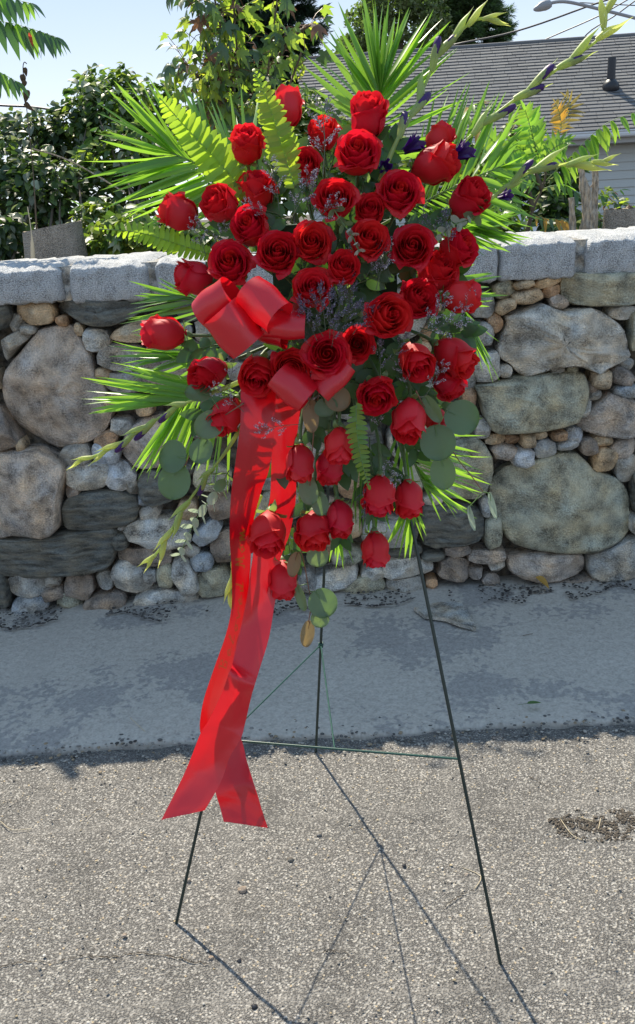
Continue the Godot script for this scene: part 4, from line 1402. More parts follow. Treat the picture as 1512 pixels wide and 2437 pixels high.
# a gladiolus spike: flower buds in their sheaths on alternate sides of a bending stem. buds: [f along, side, length, purple share]
func gladiolus(label: String, spine: Array, back: float, buds: Array, flowers: Array, tip_back := 0.0) -> void:
	var pts := spray_path(spine, back, back + tip_back, 6)
	var o := thing("gladiolus_spike", label, "gladiolus", pts[0])
	var m := MB.new()
	m.tube(pts, [0.0046, 0.0045, 0.0043, 0.0042, 0.004, 0.0038, 0.0036, 0.0033, 0.003, 0.0025], 7)
	part("stem", m.mesh(o.position), M.gladiolus, o)
	for b in buds:
		var p := along(pts, b[0])
		var h := heading(pts, b[0])
		var away := (EYE - p).normalized()
		var side: Vector3 = h.cross(away).normalized() * b[1]
		var size: float = b[2] * 1.15 * unit_at(p)
		var dir := (h + side * 0.17 + away * 0.06).normalized()
		var thick := clampf(size * 0.085, 0.0028, 0.0058)
		if b[3] > 0:
			# the flower still rolled up, pushing out of its sheath
			m = MB.new()
			var rows := []
			for r in 8:
				var f := r / 7.0
				var row := PackedVector3Array()
				for s in 12:
					var a := TAU * s / 12
					var w := thick * (0.75 + 0.35 * sin(PI * f)) * (1.0 + 0.16 * sin(a * 3.0 + f * 3.0)) * (1.0 if r < 7 else 0.55)
					row.append(p + dir * size * (0.3 + (0.25 + b[3]) * f) + (side * cos(a) + away * sin(a)) * w * (1.0 + 0.35 * b[3] * f))
				rows.append(row)
			m.grid(rows, true)
			part("flower_bud", m.mesh(o.position), M.purple, o)
		for s in [0, 1]:
			m = MB.new()
			var rows := []
			var l := size * (1.0 if s == 0 else 0.78)
			for r in 9:
				var f := r / 8.0
				var row := PackedVector3Array()
				for q in 7:
					var a := (q / 6.0 - 0.5) * (3.6 if s == 0 else 2.6) + (0.0 if s == 0 else PI)
					var w := thick * (0.5 + 0.85 * sin(PI * minf(1.0, 0.12 + 0.8 * f))) * (1.0 - 0.92 * smoothstep(0.45, 1.0, f))
					row.append(p + dir * l * f - side * 0.001 + (side * cos(a) + away * sin(a)) * w + side * (0.06 * l * f * f))
				rows.append(row)
			m.grid(rows)
			part("sheath", m.mesh(o.position), M.gladiolus if b[0] < 0.7 else M.gladiolus_tip, o)
	for fl in flowers:
		var c := on_spray(fl[0], fl[1], back - 0.02)
		var u := unit_at(c)
		var dir: Vector3 = (right_way * fl[3] + up_way * fl[4] + (EYE - c).normalized() * 0.5).normalized()
		for k in 6:
			m = MB.new()
			var side: Vector3 = dir.cross(Vector3.UP.rotated(Vector3.BACK, k)).normalized().rotated(dir, TAU * k / 6)
			var out_: Vector3 = side.rotated(dir, PI / 2)
			var rows := []
			for r in 7:
				var f := r / 6.0
				var row := PackedVector3Array()
				for q in 7:
					var g := q / 3.0 - 1.0
					var wave := 0.12 * sin(g * 5.0 + k * 2.0 + f * 4.0) * f
					row.append(c + (dir * (f - 0.55 - 0.25 * absf(g) * f + wave) + out_ * (0.13 + 0.20 * f * f + wave) + side * g * 0.30 * (0.4 + 0.8 * f)) * fl[2] * u)
				rows.append(row)
			m.grid(rows)
			part("flower_petal", m.mesh(o.position), M.purple, o)


func eucalyptus(label: String, stem: Array, back: float, leaves: Array) -> void:
	var pts := spray_path(stem, back, back - 0.01)
	var o := thing("eucalyptus_branch", label, "eucalyptus", pts[0])
	var m := MB.new()
	m.tube(pts, [0.0018, 0.0016, 0.0012, 0.001], 5)
	part("stem", m.mesh(o.position), M.red_stem, o)
	# [centre x, y, length, width, direction in degrees (0 right, 90 up), material, turn about its length]
	for l in leaves:
		var c := on_spray(l[0], l[1], back - 0.015)
		var u := unit_at(c)
		var a := deg_to_rad(l[4])
		var dir := right_way * cos(a) + up_way * sin(a)
		var away := (EYE - c).normalized()
		var face := (away + Vector3(0, 0.25, 0)).rotated(dir, deg_to_rad(l[6]))
		m = MB.new()
		leaf_disc(m, c - dir * l[2] * u * 0.5, dir, face, l[2] * u, l[3] * u)
		var joint: Vector3 = pts[0]
		for p in pts:
			if p.distance_to(c - dir * l[2] * u * 0.5) < joint.distance_to(c - dir * l[2] * u * 0.5):
				joint = p
		var leaf := part("leaf", m.mesh(o.position), M.eucalyptus[l[5]], o)
		m = MB.new()
		m.tube([joint, c - dir * l[2] * u * 0.5, c - dir * l[2] * u * 0.2 + face * 0.0012], [0.0011, 0.0009, 0.0004], 4)
		part("leaf_stalk", m.mesh(o.position), M.red_stem if l[5] == 2 else M.calyx, leaf)


# a round leaf: nine rows of nine across its length, cupped, its rim a little wavy
func leaf_disc(m: MB, base: Vector3, dir: Vector3, face: Vector3, length: float, width: float) -> void:
	var side := dir.cross(face).normalized()
	face = side.cross(dir).normalized()
	var rows := []
	var s := rand(0, 50)
	for r in 13:
		var f := 0.5 - 0.5 * cos(PI * r / 12.0)
		var w := sqrt(maxf(0.0, 1.0 - pow(2.0 * f - 1.0, 2.0))) * width * 0.5 + 0.0005
		var row := PackedVector3Array()
		for q in 9:
			var g := q / 4.0 - 1.0
			row.append(base + dir * length * (f - 0.06 * absf(g) * (1.0 - f)) + side * g * w + face * (0.10 * width * g * g * (0.4 + f) - 0.12 * length * f * f + 0.035 * length * fbm.get_noise_2d(g * 1.8 + s, f * 3.0) - (0.0008 if q == 4 else 0.0)))
		rows.append(row)
	m.grid(rows)


func build_greens() -> void:
	var p0: StandardMaterial3D = M.palm[0]
	var p1: StandardMaterial3D = M.palm[1]
	var p2: StandardMaterial3D = M.palm[2]
	var p3: StandardMaterial3D = M.palm[3]
	palm_frond("wide palm frond fanning out to the left above the left capstones", [[640, 490], [560, 438], [480, 395], [405, 362]], 0.06,
		[[[[600, 190, 0.03], [520, 245, 0.03], [452, 198, 0.02], [415, 200], [345, 210], [290, 208], [240, 248]], 15, 0.15, 0.98],
		[[[470, 555, 0.0], [405, 552], [340, 545], [318, 522], [290, 496], [255, 458], [248, 430], [225, 398], [218, 312]], 15, 0.12, 1.0]], 0.0135, [p0, p2, p1, p0])
	palm_frond("tall palm fan standing up at the top before the grey roof", [[860, 480], [880, 350], [900, 240], [905, 222]], 0.06,
		[[[[775, 310, 0.02], [748, 235, 0.02], [754, 155, 0.02], [780, 98], [801, 42], [835, 25], [872, 8], [890, -6]], 14, 0.3, 1.0],
		[[[1035, 410, 0.0], [1078, 310], [1094, 200], [1066, 90], [1050, 56], [1016, 20], [940, 35], [922, 4]], 15, 0.2, 1.0]], 0.0135, [p1, p0, p2, p0])
	palm_frond("palm frond spreading to the right between the two long gladiolus spikes", [[900, 540], [990, 490], [1090, 440], [1192, 396]], 0.06,
		[[[[1010, 260], [1070, 200], [1126, 215], [1152, 232], [1178, 224], [1215, 260], [1238, 288], [1262, 392]], 13, 0.25, 1.0],
		[[[1150, 590], [1200, 572], [1242, 552], [1268, 520], [1262, 470], [1270, 440], [1258, 400]], 12, 0.25, 1.0]], 0.0125, [p1, p0, p3, p1])
	palm_frond("low palm leaves fanning right just above the capstones beside the right roses", [[960, 600], [1060, 560], [1130, 545]], 0.09,
		[[[[1180, 500], [1230, 520], [1250, 540]], 5, 0.5, 1.0], [[[1120, 620], [1190, 578], [1230, 572], [1245, 556]], 7, 0.4, 1.0]], 0.011, [p1, p3, p0], -0.03)
	palm_frond("lit palm frond spreading left low over the big boulder", [[620, 930], [540, 945], [470, 950], [430, 952]], 0.07,
		[[[[300, 832], [272, 852], [246, 880], [240, 902], [230, 918], [217, 944], [212, 966], [210, 976], [219, 997]], 11, 0.2, 1.0],
		[[[540, 1160, -0.02], [500, 1150, -0.02], [440, 1140], [400, 1146], [377, 1145], [352, 1142], [332, 1138], [320, 1128]], 11, 0.3, 1.0]], 0.0125, [p2, p0, p2, p0])
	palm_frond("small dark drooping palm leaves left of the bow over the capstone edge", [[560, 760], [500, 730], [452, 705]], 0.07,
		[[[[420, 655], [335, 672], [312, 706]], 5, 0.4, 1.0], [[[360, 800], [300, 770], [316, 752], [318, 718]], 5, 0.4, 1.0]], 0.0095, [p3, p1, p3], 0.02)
	palm_frond("palm leaves left of the hanging stems behind the lowest gladiolus spike", [[600, 820], [520, 840], [440, 848]], 0.09,
		[[[[330, 800], [285, 838], [262, 850]], 5, 0.4, 1.0], [[[400, 930], [330, 880], [290, 862]], 5, 0.4, 1.0]], 0.010, [p3, p1], 0.0)
	palm_frond("palm frond hanging down to the right behind the round eucalyptus leaves", [[900, 980], [955, 1035], [985, 1100], [1010, 1160]], 0.06,
		[[[[1100, 985], [1153, 1076], [1149, 1110], [1149, 1136], [1142, 1164], [1128, 1196], [1110, 1230]], 10, 0.2, 0.95],
		[[[900, 1180], [960, 1240], [1040, 1240], [1080, 1238], [1103, 1222], [1124, 1211]], 7, 0.3, 1.0]], 0.009, [p0, p2, p1], 0.04)
	palm_frond("bright palm leaf tips hanging below the two rightmost hanging roses", [[960, 1060], [970, 1150], [982, 1210]], 0.05,
		[[[[935, 1302], [948, 1306], [960, 1314]], 4, 0.75, 1.0], [[[1005, 1295], [995, 1250], [982, 1225]], 3, 0.7, 1.0]], 0.010, [p2, p2, p0])
	palm_frond("short green palm leaf tips between the hanging roses at the bottom", [[790, 1100], [800, 1200], [806, 1262]], 0.05,
		[[[[782, 1335], [800, 1342], [806, 1340]], 3, 0.6, 1.0], [[[830, 1335], [828, 1322], [815, 1330]], 3, 0.6, 1.0]], 0.008, [p0, p2])
	palm_frond("drooping thick palm leaves right of the right roses over the wall stones", [[980, 640], [1060, 670], [1090, 720]], 0.08,
		[[[[1130, 640], [1185, 665], [1195, 700], [1185, 745]], 6, 0.4, 1.0], [[[1145, 890], [1160, 894], [1168, 890], [1170, 850]], 5, 0.7, 1.0]], 0.0095, [p3, p1, p0], 0.10)
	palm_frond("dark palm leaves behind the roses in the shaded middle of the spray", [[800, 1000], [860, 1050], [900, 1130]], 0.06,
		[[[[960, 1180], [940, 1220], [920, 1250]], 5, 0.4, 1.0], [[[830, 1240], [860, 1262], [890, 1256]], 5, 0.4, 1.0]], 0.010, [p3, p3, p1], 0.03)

	fern_frond("yellow-green fern frond standing in front of the topmost rose", [[700, 440], [672, 350], [640, 250], [606, 170]], -0.035, 46, 17, M.fern)
	fern_frond("broad lit fern frond lying along the left palm frond", [[585, 460], [520, 385], [440, 300], [380, 232]], 0.02, 58, 17, M.fern)
	fern_frond("fern frond pointing left just above the left capstone joint", [[500, 605], [420, 580], [330, 553], [236, 545]], 0.015, 36, 17, M.fern)
	fern_frond("small fern frond hanging down among the lower right roses", [[848, 965], [850, 1030], [862, 1100], [878, 1156]], -0.05, 30, 14, [M.fern[1], M.palm[1]])

	gladiolus("gladiolus spike leaning right with its top bent over beside the pine", [[905, 430], [945, 335], [975, 285], [1015, 195], [1045, 130], [1085, 85], [1130, 48], [1165, 45]], 0.02,
		[[0.16, -1, 80, 0.28], [0.30, 1, 86, 0.35], [0.36, -1, 84, 0.0], [0.48, -1, 80, 0.30], [0.56, 1, 82, 0.1], [0.68, -1, 76, 0], [0.80, -1, 66, 0], [0.92, -1, 52, 0], [0.95, 1, 55, 0], [0.99, 1, 44, 0]],
		[[983, 345, 52, 0.7, 0.5], [915, 398, 38, 0.1, 0.1]])
	gladiolus("longest gladiolus spike reaching over the roof to the top right corner", [[1040, 420], [1080, 365], [1140, 305], [1210, 248], [1285, 195], [1360, 140], [1425, 92], [1440, 45], [1462, -25]], 0.02,
		[[0.22, -1, 84, 0.0], [0.27, 1, 88, 0.35], [0.40, 1, 84, 0.25], [0.45, -1, 86, 0.3], [0.57, 1, 88, 0.1], [0.62, -1, 92, 0.0], [0.74, 1, 84, 0.0], [0.82, -1, 80, 0], [0.90, 1, 70, 0], [0.97, -1, 50, 0]],
		[[1098, 362, 58, 0.7, 0.4]])
	gladiolus("gladiolus spike pointing right across the sumac above the capstones", [[1120, 510], [1175, 468], [1225, 430], [1280, 402], [1350, 392], [1400, 388], [1450, 380]], 0.02,
		[[0.22, 1, 66, 0.0], [0.30, -1, 70, 0.35], [0.46, -1, 92, 0.0], [0.44, 1, 90, 0.12], [0.66, -1, 70, 0], [0.70, 1, 84, 0], [0.86, 1, 56, 0], [0.93, -1, 42, 0]], [[1203, 466, 34, 0.7, 0.2]])
	gladiolus("gladiolus spike reaching left across the big boulder, three purple buds showing", [[580, 905], [500, 938], [430, 965], [370, 1000], [310, 1040], [250, 1075], [190, 1098]], 0.0,
		[[0.30, 1, 60, 0.0], [0.36, -1, 62, 0.4], [0.50, -1, 66, 0.4], [0.55, 1, 62, 0.0], [0.64, -1, 60, 0.35], [0.72, 1, 60, 0.0], [0.82, -1, 50, 0], [0.90, 1, 46, 0], [0.97, -1, 40, 0]], [])
	gladiolus("gladiolus spike hanging down left beside the small-leaved eucalyptus, forked at its tip", [[590, 990], [545, 1065], [500, 1125], [455, 1185], [420, 1240], [390, 1295], [365, 1325]], 0.01,
		[[0.30, 1, 56, 0.0], [0.36, -1, 58, 0.35], [0.52, 1, 62, 0.0], [0.60, -1, 66, 0.0], [0.72, 1, 62, 0], [0.80, -1, 62, 0], [0.95, 1, 48, 0], [0.97, -1, 44, 0]], [])
	gladiolus("yellowed gladiolus tip peeping out behind the ribbon low at left", [[620, 1180], [590, 1260], [556, 1340], [548, 1420]], 0.03, [[0.4, 1, 60, 0.0], [0.6, -1, 62, 0], [0.8, 1, 56, 0], [0.95, -1, 56, 0]], [])

	eucalyptus("reddish eucalyptus stem with large round leaves hanging at the right", [[990, 930], [1015, 975], [1045, 1010], [1085, 1085], [1120, 1130], [1150, 1170]], -0.02,
		[[1101, 995, 80, 84, -25, 0, 0], [1043, 1056, 82, 84, -80, 0, 0], [1055, 1128, 76, 60, -85, 1, 10], [1172, 1205, 62, 22, -80, 3, 50], [1122, 1235, 58, 18, -80, 3, 50], [1030, 975, 70, 36, -60, 1, 30]])
	eucalyptus("eucalyptus with big round leaves below the left palm frond", [[580, 960], [520, 1000], [470, 1050], [440, 1110]], -0.02,
		[[410, 1087, 62, 80, 175, 0, 0], [415, 1148, 84, 76, -100, 0, 0], [478, 1074, 62, 56, -120, 0, 10], [498, 1012, 76, 66, -150, 1, 5], [470, 935, 62, 50, 170, 0, 20]])
	eucalyptus("eucalyptus stem trailing lowest with one large round leaf and a brown one", [[700, 1250], [722, 1330], [735, 1400], [742, 1430], [735, 1480]], -0.02,
		[[769, 1437, 68, 70, -60, 0, 0], [732, 1510, 62, 32, -100, 2, 0], [762, 1474, 40, 44, -85, 1, 0], [700, 1345, 58, 32, -105, 2, 15], [756, 1326, 48, 52, -90, 1, 0], [716, 1425, 62, 26, -75, 1, 30]])
	eucalyptus("eucalyptus leaves between the bow and the first hanging roses", [[760, 930], [750, 1000], [742, 1090], [738, 1170]], 0.0,
		[[740, 990, 80, 38, -85, 2, 0], [777, 970, 44, 56, -70, 0, 10], [735, 1170, 66, 46, -80, 1, 10], [805, 950, 60, 60, -40, 2, 0], [762, 1200, 56, 40, -80, 0, 0]])
	small_eucalyptus("small-leaved pale eucalyptus sprig hanging beside the lower left gladiolus", [[545, 1120], [520, 1165], [480, 1215], [450, 1270], [428, 1322]], 0.02, 42, 13)
	small_eucalyptus("small-leaved eucalyptus sprig among the upper middle roses", [[790, 490], [815, 530], [838, 560], [856, 600]], -0.03, 28, 7)
	small_eucalyptus("small-leaved eucalyptus sprig under the rightmost upper rose", [[1150, 470], [1130, 515], [1080, 535], [1050, 560]], -0.02, 34, 8)

	# leafy filler deep between the stems
	var proto: Node3D = null
	var n := 0
	for p in [[640, 480, 60], [700, 440, 80], [650, 500, 100], [780, 420, 70], [900, 430, 60], [960, 560, 20], [860, 440, 80], [740, 520, 110], [830, 610, 60], [700, 530, 160], [620, 580, 150], [920, 650, 10], [1000, 540, 0], [600, 700, 160],
		[1000, 780, -10], [860, 720, -40], [740, 760, -140], [560, 820, -170], [540, 770, 20], [560, 930, -140], [930, 880, -40], [860, 890, -70], [760, 950, -90], [1000, 930, -40], [880, 1040, -80], [830, 1010, -90], [920, 1100, -80], [700, 1010, -100], [740, 1120, -90], [860, 1130, -80], [800, 1190, -90], [690, 1240, -90], [960, 1000, -60], [870, 1100, -60], [900, 830, -30], [780, 700, 10], [660, 560, 120], [1020, 760, -20], [990, 650, 0], [850, 520, 90], [700, 650, 30], [800, 560, -90], [760, 640, 60], [890, 620, 120], [840, 680, 30], [700, 760, -60], [860, 780, 160], [930, 720, 180], [650, 850, 20], [800, 890, -20], [960, 900, 150], [1010, 700, 120], [830, 450, 0], [900, 550, 90], [720, 600, -90], [580, 600, 0]]:
		var c := on_spray(p[0], p[1], 0.075)
		var o := proto
		if n == 0:
			o = thing("leaf_sprig", "", "foliage sprig")
			var m := MB.new()
			m.tube([Vector3.ZERO, Vector3(0.006, 0.05, 0.002), Vector3(0, 0.11, 0)], [0.0018, 0.0014, 0.001], 5)
			part("stem", m.mesh(), M.rose_stem, o)
			for k in 7:
				m = MB.new()
				var s := 1.0 if k % 2 else -1.0
				leaf_into(m, Vector3(0, 0.02 + k * 0.014, 0), Vector3(s * (0.9 - k * 0.08), 0.65, rand(-0.2, 0.5)), Vector3(0, -0.2, 1) + rand_dir() * 0.4, rand(0.045, 0.065), rand(0.026, 0.036), ovate, rand(0.1, 0.4), 0.2, 6)
				part("leaf", m.mesh(), M.dark_leaf[k % 3], o)
			proto = o
		else:
			o = proto.duplicate()
			o.name = numbered("leaf_sprig")
			add_child(o, true)
		tag(o, "dark green leafy sprig tucked in shade between the roses", "foliage sprig", "dark leaf sprigs filling the gaps between the roses")
		var a := deg_to_rad(p[2])
		o.transform = Transform3D(Basis(right_way, up_way, -fore_way).rotated(-fore_way, a - PI / 2).rotated(Vector3.UP, rand(-0.5, 0.5)).scaled(Vector3.ONE * rand(0.6, 0.8)), c)
		n += 1


func small_eucalyptus(label: String, stem: Array, back: float, size: float, pairs: int) -> void:
	var pts := spray_path(stem, back, back - 0.01)
	var o := thing("eucalyptus_sprig", label, "eucalyptus", pts[0])
	var m := MB.new()
	m.tube(pts, [0.0013, 0.0011, 0.0009], 5)
	part("stem", m.mesh(o.position), M.calyx, o)
	for k in pairs:
		var f := (k + 0.6) / pairs
		var p := along(pts, f)
		var h := heading(pts, f)
		var away := (EYE - p).normalized()
		var l := size * unit_at(p) * (1.05 - 0.45 * f)
		var q := h.cross(away).normalized().rotated(h, (PI / 2 if k % 2 else 0.2) + rand(-0.3, 0.3))
		for s in [-1.0, 1.0]:
			m = MB.new()
			leaf_into(m, p, q * s + h * 0.45, h + away * 0.6, l, l * 0.62, disc, -0.15, 0.15, 6)
			part("leaf", m.mesh(o.position), M.eucalyptus[3 if k > 2 else 1], o)


# one petal of a rose whose axis is +y and whose width is about 1: r radius, half its half angle, high its height, top how far it
# opens at three quarters of its height, lip how far its rim rolls outwards, tip the point in the middle of its rim, k its spiral
func petal(r: float, th: float, half: float, high: float, top: float, lip: float, tip: float, k: float, seed_: float, base := 0.25) -> ArrayMesh:
	var m := MB.new()
	var rows := []
	var lean := 0.3 * fbm.get_noise_1d(seed_ * 5.3)
	for j in 13:
		var v := j / 12.0
		v = v * (1.5 - 0.5 * v)
		var row := PackedVector3Array()
		for q in 13:
			var u := q / 6.0 - 1.0
			var rim := high * (1.0 - 0.17 * pow(absf(u), 2.4)) + tip * exp(-pow(u - lean, 2.0) / 0.06)
			rim *= 1.0 + 0.05 * fbm.get_noise_2d(u * 2.1, seed_ * 3.1)
			var prof := base + (1.0 - base) * sin(minf(v / 0.5, 1.0) * PI / 2.0)
			if v > 0.5:
				prof = lerpf(1.0, top, smoothstep(0.5, 0.95, v))
			var roll_ := pow(smoothstep(0.66, 1.0, v), 1.5)
			var cu := 0.45 + 0.55 * pow(absf(u - lean), 1.4) + 0.35 * fbm.get_noise_2d(u * 1.6 + 7.0, seed_ * 2.3)
			var rr := r * prof * (1.0 + k * u) + lip * roll_ * cu + 0.014 * v * fbm.get_noise_2d(u * 2.5 + 3.0, v * 3.0 + seed_)
			var y := v * rim - lip * roll_ * roll_ * cu * 0.75
			var a := th + u * half * (0.5 + 0.5 * smoothstep(0.0, 0.45, v)) * (1.0 - 0.12 * smoothstep(0.8, 1.0, v))
			row.append(Vector3(cos(a) * rr, y, sin(a) * rr))
		rows.append(row)
	m.grid(rows)
	return m.mesh()


# a rose: [part name, mesh, which of the three reds]; open 0 a bud, 1 full blown
func rose_parts(open: float, seed_: float) -> Array:
	var out := []
	var tall := lerpf(1.22, 0.90, open)
	var turn := seed_ * 1.7
	var m := MB.new()
	var heart := []
	for k in 6:
		heart.append(petal(0.036 + 0.031 * k, turn + k * 2.3, 2.3 - 0.18 * k, tall * (0.93 + 0.008 * k), lerpf(0.45, 0.72, open) + 0.04 * k, 0.012, 0.0, 0.30, seed_ + k, 0.6))
	for h in heart:
		out.append(["inner_petal", h, 1])
	for k in 3:
		out.append(["petal", petal(0.235 + 0.01 * open, turn + 0.5 + k * TAU / 3, 1.5, tall * 0.985, lerpf(0.66, 0.86, open), 0.02 + 0.02 * open, 0.0, 0.16, seed_ + 20 + k, 0.4), 0])
	for k in 3:
		out.append(["petal", petal(0.295 + 0.02 * open, turn + 1.5 + k * TAU / 3, 1.42, tall * 0.985, lerpf(0.70, 0.92, open), 0.03 + 0.05 * open, 0.01, 0.13, seed_ + 30 + k, 0.34), 0])
	for k in 4:
		out.append(["petal", petal(0.355 + 0.02 * open, turn + 0.4 + k * TAU / 4, 1.18, tall * lerpf(0.98, 0.92, open), lerpf(0.76, 0.98, open), 0.04 + 0.10 * open, 0.03, 0.10, seed_ + 40 + k, 0.3), 0])
	var outer := 4 if open > 0.45 else 3
	for k in outer:
		out.append(["petal", petal(0.41 + 0.02 * open, turn + 0.9 + k * TAU / outer + 0.25 * sin(k * 4.0 + seed_), 1.12 if outer == 4 else 1.3, tall * lerpf(0.90, 0.80, open), lerpf(0.84, 1.0, open), 0.07 + 0.14 * open, 0.055, 0.08, seed_ + 50 + k, 0.28), 2])
	return out


